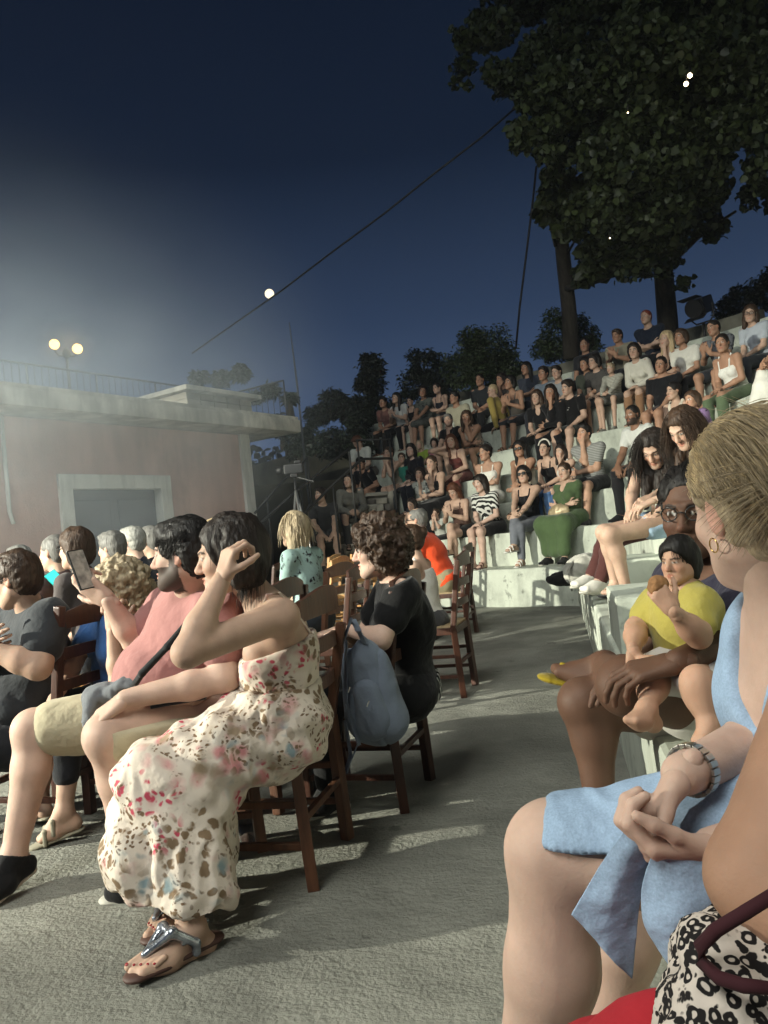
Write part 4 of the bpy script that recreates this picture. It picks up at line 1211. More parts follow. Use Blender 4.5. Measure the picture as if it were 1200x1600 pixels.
def sheet(name, rows, m, parent, org, thick=.003, sub=3, amp=.004, fq=9, seed=1):
    """cloth panel through a grid of points (rows of equal length)"""
    G = np.array(rows, float); n, k, _ = G.shape
    def dens(A):
        A = np.asarray(A)
        t = np.linspace(0, len(A) - 1, (len(A) - 1) * (2 ** sub) + 1)
        i = np.clip(np.floor(t).astype(int), 0, len(A) - 2); f = (t - i).reshape(-1, *([1] * (A.ndim - 1)))
        p0 = A[np.maximum(i - 1, 0)]; p1 = A[i]; p2 = A[i + 1]; p3 = A[np.minimum(i + 2, len(A) - 1)]
        return .5 * (2 * p1 + (p2 - p0) * f + (2 * p0 - 5 * p1 + 4 * p2 - p3) * f * f + (3 * p1 - p0 - 3 * p2 + p3) * f ** 3)
    A = dens(G); A = dens(A.transpose(1, 0, 2)).transpose(1, 0, 2)
    n, k, _ = A.shape
    V = A.reshape(-1, 3)
    i, j = np.meshgrid(np.arange(n - 1), np.arange(k - 1), indexing='ij'); a = (i * k + j).ravel()
    Q = np.stack([a, a + 1, a + k + 1, a + k], 1)
    N = vnormals(V, Q)
    V = V + N * (amp * (vnoise(V * fq, seed) + .5 * vnoise(V * fq * 2.3, seed + 1)))[:, None]
    o = field_obj(name, (V, Q), m, parent, None, org)
    md = o.modifiers.new('thickness', 'SOLIDIFY'); md.thickness = thick; md.offset = 0
    return o

def phone(label, c, d, up, s=1.0, colr='#101010', screen=None, parent=None, sstr=1.0):
    """slab phone centred at c, long axis d, screen facing up"""
    d = Vector(nrm(d)); n = Vector(nrm(up)); n = (n - d * n.dot(d)).normalized(); x = d.cross(n)
    R = Matrix((x, d, n)).transposed()
    t = wthing('phone', label, 'phone', tuple(c))
    MB().box(c, (.074 * s, .150 * s, .009 * s), R, .003).build('phone_body', mat('phone_' + colr, hexc(colr), .35, var=0), t)
    if screen:
        MB().box(Vector(c) + n * .0049 * s, (.067 * s, .142 * s, .0012), R).build('screen', screen, t)
    MB().box(Vector(c) - n * .0055 * s + d * .052 * s + x * .018 * s, (.026 * s, .03 * s, .003), R, .001).build('camera_bump', mat('phone_' + colr, hexc(colr), .35, var=0), t)
    return t

def mid(*a): return sum(np.asarray(x, float) for x in a) / len(a)

# ================================================================== A: woman in the floral dress
chair_by_legs(M_WOODM, 'brown wooden chair carrying the woman in the long floral dress', (484, 1400), (548, 1306), .78)
J = dict(pel=P(430, 1122, 2.46), che=P(436, 1008, 2.47), nek=P(412, 930, 2.45), hd=P(360, 868, 2.43), hf=(-.98, .02, -.06), hu=(-.05, 0, 1),
         sL=P(440, 962, 2.30), eL=P(292, 1020, 2.10), wL=P(347, 905, 2.22), dL=(.34, .05, .92), pL=(.75, .65, -.15),
         sR=P(408, 946, 2.64), eR=P(372, 1062, 2.66), wR=P(302, 1090, 2.46), dR=(-1, -.15, .05), pR=(0, -.15, 1),
         hL=P(440, 1145, 2.38), hR=P(436, 1135, 2.60), kL=P(232, 1215, 2.22), kR=P(222, 1205, 2.50), aL=P(300, 1452, 2.08), aR=P(292, 1395, 2.36),
         tL=gp(212, 1520, .03), tR=gp(238, 1462, .03))
FLO = cloth_mat('#dccfc0', 'floral')
def toe_paint(col_, pts, r=.012):
    def f(V, c):
        for p in pts:
            m = (np.linalg.norm(V - p, axis=1) < r)[:, None]; c = np.where(m, np.array(col_), c)
        return c
    return f
st = dict(skin='light', hair='bob', hairc='dark', g=1.03, fem=True, arm=1.08, leg=1.05, feet=None, hairres=.0045, hres=.0036,
          curlL=(1.0, 1.05, 1.1, 1.15), curlR=(.25, .3, .35, .4), thL=(.6, .6),
          strands=dict(kind='fall', n=1500, length=.19, seed=3, spread=.02, rad=.0009, part=-.02, seg=9, region=lambda d: d[1] < .10 or (d[2] > .8 and d[1] < .25)))
A = build_person(J, st, 'dark haired woman in a long floral dress, elbow raised, holding a phone in her lap', .0075, near=True)
org = np.array(A.location)
r_ = nrm(J['sR'] - J['sL']); up = nrm(J['nek'] - J['pel']); fw = nrm(np.cross(up, r_)); fr = np.array([r_, fw, up])
F = Field()
c, p = J['che'], J['pel']
F.ell(c - up * .02, (.165, .124, .15), fr, .04); F.ell(c + fw * .072 + r_ * -.07 - up * .035, (.072, .066, .066), fr, .03); F.ell(c + fw * .072 + r_ * .07 - up * .035, (.072, .066, .066), fr, .03)
F.ell(lerp(p, c, .5), (.148, .122, .12), fr, .05)
F.plane(c + up * .012, nrm(up + fw * .25)); F.plane(lerp(p, c, .50), -up)
cloth_obj('bodice', F, .006, FLO, A, org, .007, fr, (9, 9, 22), 3, 1.5)
F = Field()
F.cap(lerp(p, c, .50) + r_ * .012, lerp(p, c, .50) - r_ * .012, .135, .135, .03, ax=fw, sc=.93); F.plane(lerp(p, c, .53), up); F.plane(lerp(p, c, .47), -up)
cloth_obj('waist_tie', F, .006, FLO, A, org, .004, fr, (20, 20, 20), 9)
F = Field()
F.ell(lerp(p, c, .28), (.165, .150, .13), fr, .06); F.ell(p - up * .01, (.205, .165, .145), fr, .06)
for q in 'LR':
    F.cap(J['h' + q], lerp(J['h' + q], J['k' + q], .5), .118, .105, .09); F.cap(lerp(J['h' + q], J['k' + q], .5), J['k' + q], .105, .088, .09)
F.cap(P(232, 1225, 2.24), P(222, 1335, 2.20), .088, .108, .08); F.cap(P(300, 1235, 2.26), P(312, 1395, 2.14), .10, .100, .09)
F.cap(P(230, 1225, 2.46), P(235, 1340, 2.42), .088, .10, .09); F.cap(P(330, 1240, 2.46), P(312, 1375, 2.36), .08, .10, .09)
F.cap(P(262, 1240, 2.34), P(268, 1380, 2.26), .10, .115, .08); F.cap(P(268, 1300, 2.19), P(266, 1392, 2.19), .10, .10, .10)
F.plane(p - fw * .172, -fw + up * .05); F.plane(lerp(p, c, .52), up); F.plane(P(270, 1402, 2.15), (-.20, 0, -1)); F.plane(P(160, 1330, 2.2), (-1, 0, .25))
def skfold(V):
    l = V - org; z = l[:, 2]
    low = np.clip((.42 - z) / .25, 0, 1); 
    a = np.arctan2(l[:, 1] - (J['kL'] - org)[1] - .05, l[:, 0] - (P(270, 1300, 2.25) - org)[0])
    return low * .011 * np.sin(a * 9 + z * 5) + (1 - low) * .007 * np.sin((l[:, 0] * 1.0 + z * 1.3) * 38 + 2 * vnoise(l * 6, 5))
cloth_obj('skirt', F, .0065, FLO, A, org, .010, fr, (9, 9, 6), 21, 1.5, skfold)
S = Field()
for q, sgn in (('L', -1), ('R', 1)):
    a = lerp(J['nek'], J['s' + q], .62) + up * .042
    b0 = c + r_ * sgn * .09 - fw * .105 + up * .01; f0 = c + r_ * sgn * .085 + fw * .12 + up * .0
    S.cap(f0, a + fw * .02, .004, .004, .004); S.cap(a + fw * .02, a - fw * .02, .004, .004, .004); S.cap(a - fw * .02, b0, .004, .004, .004)
field_obj('shoulder_strap', S.mesh(.003), FLO, A, None, org)
M_SILV = mat('iridescent_strap', (0.42, 0.45, 0.50), .22, bump=.2, bscale=40, var=.5, vscale=25, metal=.85)
M_SOLE = mat('brown_sole', (0.07, 0.03, 0.02), .6, var=.2)
def sandal(J, q, s=1.0):
    an, toe = J['a' + q], J['t' + q]; hd_ = nrm((toe - an) * [1, 1, 0]); lt = np.cross(hd_, [0, 0, 1])
    h = an - hd_ * .055; h[2] = .022; t2 = toe + hd_ * .022; t2[2] = .022
    m_ = lerp(h, t2, .62)
    S = Field(); S.cap(h, m_, .036, .036, .02, ax=(0, 0, 1), sc=.34); S.cap(m_, t2 - hd_ * .025, .040, .036, .02, ax=(0, 0, 1), sc=.34)
    field_obj('sole', S.mesh(.004), M_SOLE, A, None, org)
    T = Field()
    tp = lerp(an, toe, .80) + lt * .010; tp[2] = .058
    for q3 in (-1, 1):
        a1_ = lerp(h, t2, .28) + lt * q3 * .040 + np.array([0, 0, .030]); a2 = lerp(an, toe, .42) + lt * q3 * .026; a2[2] = .098
        T.cap(tp, a2, .009, .013, .008); T.cap(a2, a1_, .013, .012, .008); T.cap(a1_, a1_ * [1, 1, 0] + np.array([0, 0, .028]), .012, .012, .006)
    T.cap(lerp(an, toe, .42) + lt * .026 + np.array([0, 0, .098 - lerp(an, toe, .42)[2]]), lerp(an, toe, .42) - lt * .026 + np.array([0, 0, .098 - lerp(an, toe, .42)[2]]), .011, .011, .008)
    a3 = an - hd_ * .045; a3[2] = .075
    for q3 in (-1, 1): T.cap(lerp(an, toe, .28) + lt * q3 * .034 + np.array([0, 0, .062 - lerp(an, toe, .28)[2]]), a3, .006, .006, .005)
    field_obj('sandal_strap', T.mesh(.0035), M_SILV, A, None, org)
sandal(J, 'L'); sandal(J, 'R')
# bare feet: toes with painted nails
M_NAIL = mat('red_nail', (0.25, 0.01, 0.015), .25, var=0)
for q in 'LR':
    an, toe = J['a' + q], J['t' + q]; hd_ = nrm((toe - an) * [1, 1, 0]); lt = np.cross(hd_, [0, 0, 1]); sg = 1 if q == 'L' else -1
    T = Field(); NB = MB()
    for i in range(5):
        b = toe - hd_ * (.035 + .008 * i) + lt * sg * (.024 - .0135 * i); b[2] = .048
        r = (.0125, .0095, .009, .0085, .008)[i]; e_ = b + hd_ * (.040, .036, .032, .028, .024)[i]; e_[2] = .040
        T.cap(b, e_, r * 1.05, r, .006)
        NB.ball(e_ + hd_ * .004 + np.array([0, 0, r * .62]), (r * .62, r * .62, r * .34), 10)
    field_obj('toes', T.mesh(.0028), skin_mat('light', .12), A, lambda V: np.tile(SK['light'], (len(V), 1)), org)
    NB.build('toe_nails', M_NAIL, A)
phone('dark phone held flat in the lap of the woman in floral dress', P(280, 1096, 2.42), (-.95, -.2, -.03), (.05, .1, 1), 1.12, '#15110f')

# ================================================================== B: man in the pink shirt
chair_by_legs(M_WOODM, 'brown wooden chair under the bearded man in pink shirt', (405, 1345), (440, 1262))
J = dict(pel=P(300, 1098, 2.76), che=P(292, 1000, 2.70), nek=P(306, 925, 2.66), hd=P(287, 866, 2.58), hf=(-.985, .15, .03), hu=(-.04, 0, 1),
         sL=P(344, 958, 2.50), eL=P(352, 1060, 2.42), wL=P(196, 1092, 2.36), dL=(-.85, -.1, -.5), pL=(-.2, .3, -.95),
         sR=P(262, 948, 2.90), eR=P(212, 1004, 2.86), wR=P(170, 938, 2.80), dR=(-.62, -.1, .60), pR=(.2, .9, .2),
         hL=P(330, 1112, 2.58), hR=P(312, 1108, 2.84), kL=P(168, 1150, 2.36), kR=P(52, 1140, 2.72), aL=P(205, 1362, 2.48), aR=P(22, 1332, 2.62),
         tL=gp(180, 1392, .03), tR=gp(-20, 1405, .03))
st = dict(skin='fair', hair='short', hairc='black', fem=False, g=1.10, belly=.055, beard=True, arm=1.0, leg=1.12, feet=('shoe', '#141416'), s=1.03, hs=.97, hres=.0036, hairres=.0045,
          top=('polo', '#a0706c', 'plain'), bottom=('shorts', '#b5ab90', 'plain'), loose=.008, nekup=.05, shortt=.86, curlL=(.35, .4, .45, .5), curlR=(.5, .6, .8, 1.0), thR=(.8, .4),
          strands=dict(kind='fore', n=3000, length=.05, seed=5, spread=.012, rad=.0008, seg=6))
Bm = build_person(J, st, 'bearded man in pink shirt and beige shorts filming with a raised phone', .0075, near=True)
orgB = np.array(Bm.location)
scr = mat('phone_screen_picture', (0.3, 0.28, 0.24), .3, var=.6, vscale=40, emit=(0.45, 0.42, 0.36), estr=.12)
phone('black phone held up in front by the man in pink', P(127, 890, 2.76), (-.28, .05, .96), (.88, -.42, .25), 1.0, '#0c0c0d', scr)
S = Field()
b0 = P(308, 972, 2.48); 
for u_, v_ in ((P(300, 965, 2.46), P(262, 1010, 2.42)), (P(262, 1010, 2.42), P(222, 1052, 2.44)), (P(222, 1052, 2.44), P(206, 1076, 2.50))): S.cap(u_, v_, .011, .012, .006)
field_obj('bag_strap', S.mesh(.004), cloth_mat('#26282a'), Bm, None, orgB)
F = Field(); F.ell(P(168, 1084, 2.58), (.075, .06, .035), None, .02); F.ell(P(146, 1118, 2.54), (.03, .05, .06), None, .03); F.ell(P(205, 1068, 2.56), (.06, .05, .03), None, .03)
fk = wthing('folded_jacket', 'grey folded jacket under the hand of the man in pink', 'jacket', tuple(P(165, 1090, 2.5)))
cloth_obj('cloth', F, .006, cloth_mat('#6d7074'), fk, np.array(fk.location), .009, None, (22, 22, 14), 4)

# ================================================================== C: older woman in blue behind them
make_chair(M_WOODD, 'dark wooden chair under the grey haired woman in blue top', (-1.18, 3.55, 0), (-.95, .3), 1.0)
J = dict(pel=P(196, 1090, 3.50), che=P(188, 1000, 3.42), nek=P(192, 950, 3.36), hd=P(190, 925, 3.22), hf=(-.72, -.55, -.42), hu=(-.2, -.1, 1),
         sL=P(208, 966, 3.22), eL=P(186, 1068, 3.06), wL=P(176, 985, 3.06), dL=(.05, .0, 1), pL=(.3, .9, .2),
         sR=P(150, 976, 3.52), eR=P(116, 1034, 3.36), wR=P(100, 1072, 3.22), dR=(-.6, -.2, -.55), pR=(0, .2, -1),
         hL=P(206, 1100, 3.36), hR=P(180, 1096, 3.60), kL=P(108, 1120, 3.12), kR=P(76, 1112, 3.40), aL=P(100, 1268, 3.06), aR=P(62, 1246, 3.30),
         tL=gp(62, 1312, .03), tR=gp(40, 1272, .03))
build_person(J, dict(skin='light', hair='curly', hairc='ash', fem=True, g=1.12, top=('tee', '#3f66a0'), bottom=('capri', '#191b20'), feet=('sandal', '#8b8674'), s=.97,
                     strands=dict(kind='curl', n=300, length=.07, seed=8, rad=.002, seg=6), curlL=(.9, .9, .9, .9)),
             'older woman in blue top with short grey blond hair resting her head on one hand', .009, near=True)

# ================================================================== D: man in dark tee, far left
make_chair(M_WOODD, 'dark wooden chair under the big man in dark tee shirt', (-1.55, 3.42, 0), (-.95, .3), 1.0)
J = dict(pel=P(64, 1140, 3.42), che=P(56, 1030, 3.42), nek=P(52, 952, 3.40), hd=P(26, 905, 3.36), hf=(-.97, .2, -.12), hu=(0, 0, 1),
         sL=P(78, 968, 3.20), eL=P(60, 1042, 3.06), wL=P(-20, 1012, 3.05), dL=(-.8, .4, .2), pL=(.1, 1, 0),
         sR=P(24, 966, 3.60), eR=P(-30, 1060, 3.40), wR=P(-12, 1004, 3.15), dR=(.3, -.5, .1), pR=(0, 1, 0),
         hL=P(70, 1160, 3.3), hR=P(60, 1150, 3.55), kL=P(-70, 1170, 3.1), kR=P(-80, 1160, 3.4), aL=P(-60, 1320, 3.1), aR=P(-70, 1310, 3.4), tL=gp(-100, 1350, .03), tR=gp(-100, 1330, .03))
build_person(J, dict(skin='light', hair='short', hairc='brown', fem=False, g=1.22, belly=.06, top=('tee', '#33363a'), bottom=('pants', '#24262b'), feet=('shoe', '#1c1c1c'), arm=1.2, s=1.0, loose=.01, nekup=.09,
                     strands=dict(kind='fore', n=900, length=.05, seed=9, rad=.0012, seg=5)),
             'large man in dark tee with arms folded at the left edge', .010, near=True)

# ================================================================== G: curly haired woman in black
chair_by_legs(M_WOODD, 'dark red wooden chair of the curly haired woman in black', (628, 1276), (676, 1214), .86)
J = dict(pel=P(632, 1072, 3.22), che=P(634, 975, 3.22), nek=P(616, 902, 3.20), hd=P(592, 856, 3.16), hf=(-.985, .1, -.05), hu=(0, 0, 1),
         sL=P(628, 925, 3.03), eL=P(596, 1000, 2.94), wL=P(548, 985, 3.04), dL=(-1, .3, -.15), pL=(0, .3, -1),
         sR=P(612, 920, 3.40), eR=P(566, 996, 3.40), wR=P(530, 985, 3.22), dR=(-1, -.3, -.1), pR=(0, 0, -1),
         hL=P(636, 1085, 3.12), hR=P(630, 1080, 3.34), kL=P(500, 1088, 3.05), kR=P(496, 1084, 3.3), aL=P(516, 1230, 3.05), aR=P(505, 1215, 3.3), tL=gp(490, 1266, .03), tR=gp(480, 1246, .03))
build_person(J, dict(skin='fair', hair='curly', hairc='brown', fem=True, g=1.12, top=('tee', '#0d0d0f'), vneck=.3, bottom=('pants', '#121214'), feet=('shoe', '#171717'), loose=.006, s=1.0, hs=.98, hairres=.005,
                     strands=dict(kind='curl', n=3200, length=.10, seed=11, rad=.0012, seg=10, wave=.007, spread=.03)),
             'curly haired woman in a black top with a striped hem and dark trousers', .008, near=True)

Gp = [o for o in COL.objects if o.get('label', '').startswith('curly haired woman in a black')][0]
F = Field(); upg = nrm(J['nek'] - J['pel']); F.ell(J['pel'], (.205, .155, .15), frame(np.array([-1, .1, 0]), upg), .03); F.plane(J['pel'] + upg * .045, upg); F.plane(J['pel'] - upg * .06, -upg)
cloth_obj('blouse_hem', F, .006, cloth_mat('#dddddd', 'zebra'), Gp, np.array(Gp.location), .006)
# backpack hanging from the brown chair's post
bp = wthing('backpack', 'grey blue backpack hanging from the back of a chair', 'backpack', tuple(P(575, 1080, 2.84)))
ob = np.array(bp.location); BLU = cloth_mat('#76808f')
u = nrm(P(572, 1010, 2.8) - P(585, 1160, 2.8)); vv = nrm(np.cross(u, [0.25, .95, 0])); nn_ = np.cross(vv, u)
frb = np.array([vv, nn_, u])
F = Field()
F.cap(P(570, 1040, 2.86), P(586, 1112, 2.86), .092, .118, .03, ax=nn_, sc=.62); F.ell(P(590, 1128, 2.86), (.112, .078, .075), frb, .04)
def bpf(V):
    l = (V - ob) @ frb.T
    return -.006 * np.exp(-((l[:, 0] - .048 - .05 * (l[:, 2] ** 2) * 8) / .006) ** 2) + .006 * np.sin(l[:, 0] * 55 + l[:, 2] * 6) * np.clip(l[:, 2] * 5, 0, 1) - .005 * np.exp(-((l[:, 0] + .055) / .005) ** 2)
cloth_obj('bag', F, .005, BLU, bp, ob, .006, frb, (12, 12, 7), 31, 1.2, bpf)
F = Field(); F.cap(P(572, 1085, 2.80), P(584, 1128, 2.80), .055, .066, .03, ax=nn_, sc=.55)
cloth_obj('front_pocket', F, .005, BLU, bp, ob, .005, frb, (14, 14, 8), 41)
for pts in ([(549, 965, 2.82), (534, 1010, 2.80), (524, 1080, 2.80), (523, 1150, 2.80), (528, 1200, 2.80), (540, 1208, 2.80), (548, 1180, 2.82), (540, 1130, 2.82)],
            [(552, 968, 2.86), (560, 985, 2.80), (570, 1005, 2.82)], [(540, 1000, 2.84), (541, 1100, 2.82), (560, 1160, 2.80), (544, 1200, 2.80)]):
    b = MB(); pts = [P(*q) for q in pts]
    for a_, b_ in zip(pts, pts[1:]): b.beam(a_, b_ + (b_ - a_) * .08, .022, .005, .002)
    b.build('strap', BLU, bp)
M_ZIP = mat('silver_zip', (.75, .75, .72), .2, var=0, metal=.9)
for q in ((544, 1082, 2.775), (573, 1104, 2.735)):
    b = MB(); a_ = P(*q); b.beam(a_, a_ + np.array([.010, 0, .020]), .006, .004, .001); b.build('zip_pull', M_ZIP, bp)
F = Field(); F.cap(P(556, 984, 2.84), P(572, 1000, 2.84), .006, .006, .003); F.cap(P(572, 1000, 2.84), P(584, 1010, 2.84), .006, .006, .003)
field_obj('grab_handle', F.mesh(.003), BLU, bp, None, ob)

# clear cup under the floral woman's chair
gl = wthing('plastic_cup', 'clear plastic cup on the ground beside the floral dress', 'cup', tuple(gp(388, 1322, 0)))
b = MB(); g0 = gp(388, 1322, 0); b.tube([g0 + [0, 0, .003], g0 + [0, 0, .09]], [.026, .036], 20, cap=False)
o = b.build('cup', mat('clear_plastic', (.9, .9, .9), .08, var=0, trans=.9), gl, True); o.modifiers.new('wall', 'SOLIDIFY').thickness = .0015
# ================================================================== N: woman in the light blue dress (nearest, right)
DEN = cloth_mat('#97aec8', 'denim')
J = dict(pel=P(1345, 1255, .99), che=P(1318, 1075, .98), nek=P(1248, 952, .98), hd=P(1180, 786, .98), hf=(-.20, .97, -.05), hu=(-.08, -.05, 1),
         sL=P(1470, 1010, .84), eL=P(1430, 1270, .80), wL=P(1116, 1328, .87), dL=(-.95, .10, .12), pL=(.10, .25, .96),
         sR=P(1240, 985, 1.12), eR=P(1280, 1110, 1.16), wR=P(1066, 1210, .92), dR=(-.70, -.10, -.70), pR=(.55, -.55, -.62),
         hL=P(1345, 1315, .93), hR=P(1300, 1295, 1.06), kL=P(868, 1330, 1.06), kR=P(985, 1320, 1.36), aL=P(800, 1880, 1.06), aR=P(920, 1760, 1.36), tL=P(700, 1960, 1.06), tR=P(860, 1800, 1.36))
st = dict(skin='fair', hair='bun', hairc='ash', fem=True, g=1.0, s=1.0, hs=.89, leg=1.14, arm=1.02, feet=('sandal', '#302018'), hres=.003, hairres=.004,
          curlL=(1.0, 1.0, 1.05, 1.05), curlR=(1.0, 1.05, 1.1, 1.1), thL=(.35, .35), thR=(.35, .3), handsc=.86, fat=1.22, spread=.01,
          strands=dict(kind='back', n=8000, length=.16, seed=21, spread=.003, rad=.0005, seg=9))
N = build_person(J, st, 'blond woman in light blue denim dress with clasped hands, nearest on the right', .006, near=True)
org = np.array(N.location)
r_ = nrm(J['sR'] - J['sL']); up = nrm(J['nek'] - J['pel']); fw = nrm(np.cross(up, r_)); fr = np.array([r_, fw, up])
c, p, nk = J['che'], J['pel'], J['nek']
F = Field()
F.ell(c, (.158, .113, .16), fr, .04); F.ell(lerp(p, c, .5) , (.145, .118, .16), fr, .05); F.ell(p, (.185, .14, .13), fr, .05)
F.ell(lerp(c, nk, .55) - up * .01, (.150, .092, .085), fr, .04)
for q in (-1, 1): F.ell(c + fw * .075 + r_ * q * .068 - up * .005, (.066, .062, .066), fr, .03)
for q, sh in ((-1, J['sL']), (1, J['sR'])): F.cap(lerp(c, nk, .35) + r_ * q * .09, lerp(nk, sh, .62) + up * .012, .05, .038, .03)
F.ell(nk + fw * .13 - up * .03, (.050, .11, .105), fr, .012, 1)
F.ell(nk + up * .05, (.075, .12, .085), fr, .012, 1)
for q, sh in ((-1, J['sL']), (1, J['sR'])): F.ell(sh + r_ * q * .012, (.042, .12, .09), fr, .012, 1)
cloth_obj('dress_bodice', F, .005, DEN, N, org, .004, fr, (12, 12, 8), 51)
# skirt: over the near thigh, open at the front, with two hanging panels
F = Field()
hL, kL, hR, kR = J['hL'], J['kL'], J['hR'], J['kR']
F.cap(hL, lerp(hL, kL, .93), .112, .079, .05); F.cap(hR, lerp(hR, kR, .55), .11, .085, .06); F.ell(p - up * .01, (.19, .15, .12), fr, .05)
F.plane(P(848, 1262, 1.06), P(848, 1262, 1.06) - P(990, 1275, 1.04) + np.array([0, 0, .01]))
pl = np.cross(kL - hL, np.array([0.1, 1, 0])); pl = nrm(pl) * (1 if pl[2] < 0 else -1)
F.plane(lerp(hL, kL, .5) + np.array([0, 0, .012]), pl + np.array([-.10, 0, 0]))
cloth_obj('skirt', F, .005, DEN, N, org, .006, None, (14, 10, 14), 61, 1.5)
d_ = .985
sheet('skirt_panel', [[P(982, 1290, .875), P(1000, 1310, .87), P(1020, 1330, .88)], [P(938, 1352, .90), P(968, 1380, .89), P(1000, 1405, .90)],
                      [P(893, 1428, .925), P(938, 1478, .915), P(987, 1528, .925)]], DEN, N, org, .004, 4, .004, 26, 7)
sheet('skirt_panel', [[P(1020, 1335, .86), P(1070, 1340, .85), P(1150, 1345, .84)], [P(1002, 1390, .875), P(1065, 1410, .85), P(1150, 1430, .84)],
                      [P(1012, 1450, .885), P(1062, 1475, .86), P(1150, 1495, .85)], [P(1052, 1512, .89), P(1085, 1522, .87), P(1150, 1540, .86)]], DEN, N, org, .004, 4, .006, 18, 17)
M_GOLD = mat('gold', (.75, .50, .20), .25, var=0, metal=1.0)
hfr = frame(J['hf'], J['hu'])
def HL(x, y, z): return J['hd'] + .89 * (x * hfr[0] + y * hfr[1] + z * hfr[2])
b = MB(); ring = [HL(-.083, -.004 + .009 * math.sin(t), -.046 + .010 * math.cos(t)) for t in np.linspace(0, 6.283, 17)]
b.tube(ring, .0010, 6); b.build('hoop_earring', M_GOLD, N, True)
def bracelet(parent, c_, ax, r, m, n=22):
    ax = nrm(ax); a = nrm(np.cross(ax, [0.1, .2, 1])); b_ = np.cross(ax, a); mb = MB()
    for i in range(n):
        t = 2 * math.pi * i / n; q = c_ + r * (math.cos(t) * a + math.sin(t) * b_)
        R = Matrix((Vector(ax), Vector(-math.sin(t) * a + math.cos(t) * b_), Vector(math.cos(t) * a + math.sin(t) * b_))).transposed()
        mb.box(q, (.014, 2 * math.pi * r / n * .88, .004), R, .001)
    return mb.build('bracelet', m, parent)
bracelet(N, lerp(J['wR'], J['eR'], .06), J['wR'] - J['eR'], .030, mat('silver_links', (.55, .53, .48), .3, var=.2, metal=.9))
strands('hair_highlights', J['hd'], hfr, .90, 'back', 4000, hair_mat('blond'), N, org, seed=34, length=.15, spread=.006, rad=.0005, seg=9)
# escaping hair at the nape and the swept fringe catching the light

# ================================================================== O: neighbour in leopard print at the right edge
J = dict(pel=P(1560, 1640, .62), che=P(1500, 1250, .62), nek=P(1440, 1010, .62), hd=P(1440, 830, .60), hf=(-.5, .86, 0), hu=(0, 0, 1),
         sL=P(1660, 1150, .50), eL=P(1700, 1500, .5), wL=P(1500, 1560, .52), sR=P(1318, 1065, .68), eR=P(1190, 1372, .62), wR=P(1385, 1560, .55), dR=(.6, 0, -.4), pR=(0, 0, -1),
         hL=P(1600, 1700, .58), hR=P(1480, 1690, .68), kL=P(1180, 1760, .56), kR=P(1175, 1665, .70), aL=P(1150, 2500, .6), aR=P(1180, 2300, .7), tL=P(1000, 2520, .6), tR=P(1050, 2320, .7))
O = build_person(J, dict(skin='tan', hair='long', hairc='blond', fem=True, s=.92, arm=1.16, hs=1.0, feet=('sandal', '#302018'), hres=.006,
                         strands=dict(kind='fall', n=2500, length=.13, seed=41, spread=.03, rad=.0007, wave=.004, seg=12, part=0)),
                 'woman in leopard print with wavy blond hair, cut off by the right edge', .007, near=True)
org = np.array(O.location); LEO = cloth_mat('#c9bdb2', 'leopard')
F = Field(); F.ell(P(1250, 1560, .60), (.095, .09, .075), None, .03); F.cap(P(1130, 1530, .58), P(1105, 1640, .56), .026, .036, .03); F.ell(P(1180, 1650, .6), (.075, .07, .07), None, .03)
F.ell(P(1108, 1485, .585), (.016, .02, .022), None, .02)
cloth_obj('dress', F, .004, LEO, O, org, .007, None, (26, 26, 18), 71, 1.2)
b = MB(); b.tube([P(*q) for q in ((1230, 1385, .53), (1165, 1425, .535), (1119, 1453, .545), (1094, 1478, .555), (1096, 1503, .555), (1123, 1528, .54), (1161, 1540, .53), (1215, 1545, .52))], [.0045, .005, .005, .005, .005, .005, .005, .004], 10)
b.build('dress_trim', mat('wine_velvet', (.035, .003, .007), .9, var=.2), O, True)
cu = Field(); cu.ell(P(1075, 1660, .74), (.115, .08, .050), None, .03); cu.ell(P(960, 1690, .80), (.08, .08, .045), None, .04)
rc = wthing('red_cushion', 'red cushion at the lower edge beside the leopard print', 'cushion', tuple(P(1040, 1660, .76)))
cloth_obj('cover', cu, .005, mat('red_cloth', (.42, .012, .022), .85, bump=.3, bscale=30, var=.15, vscale=8), rc, np.array(rc.location), .004)

# ================================================================== M: mother in glasses, T: toddler in yellow
J = dict(pel=P(1150, 1085, 1.98), che=P(1122, 968, 1.98), nek=P(1105, 880, 1.98), hd=P(1084, 800, 1.96), hf=(-.62, -.78, -.03), hu=(.05, 0, 1),
         sL=P(1175, 925, 1.82), eL=P(1150, 1010, 1.66), wL=P(1058, 1036, 1.52), dL=(-1, .2, -.15), pL=(0, .3, -1),
         sR=P(1062, 912, 2.16), eR=P(1040, 1010, 2.02), wR=P(1010, 1034, 1.74), dR=(-1, -.25, -.2), pR=(0, .1, -1),
         hL=P(1165, 1105, 1.88), hR=P(1130, 1098, 2.06), kL=P(978, 1072, 1.66), kR=P(912, 1098, 1.94), aL=P(940, 1045, 1.98), aR=P(938, 1268, 1.90),
         tL=P(868, 1046, 2.06), tR=gp(890, 1300, .03))
J['aL'] = P(945, 1040, 2.02)
st = dict(skin='umber', hair='bun', hairc='black', fem=True, g=1.14, leg=1.02, arm=1.12, s=1.0, top=('tee', '#2c2a38'), bottom=('mini', '#c8c4ba', 'plain'), feet=('flipflop', '#8d7a1e'),
          curlL=(.5, .5, .55, .6), curlR=(.3, .35, .4, .45), hres=.0045,
          strands=dict(kind='back', n=300, length=.1, seed=51, rad=.0015, seg=6))
Mo = build_person(J, st, 'woman in glasses and dark top holding the toddler on her lap', .0075, near=True)
org = np.array(Mo.location); hfr = frame(J['hf'], J['hu'])
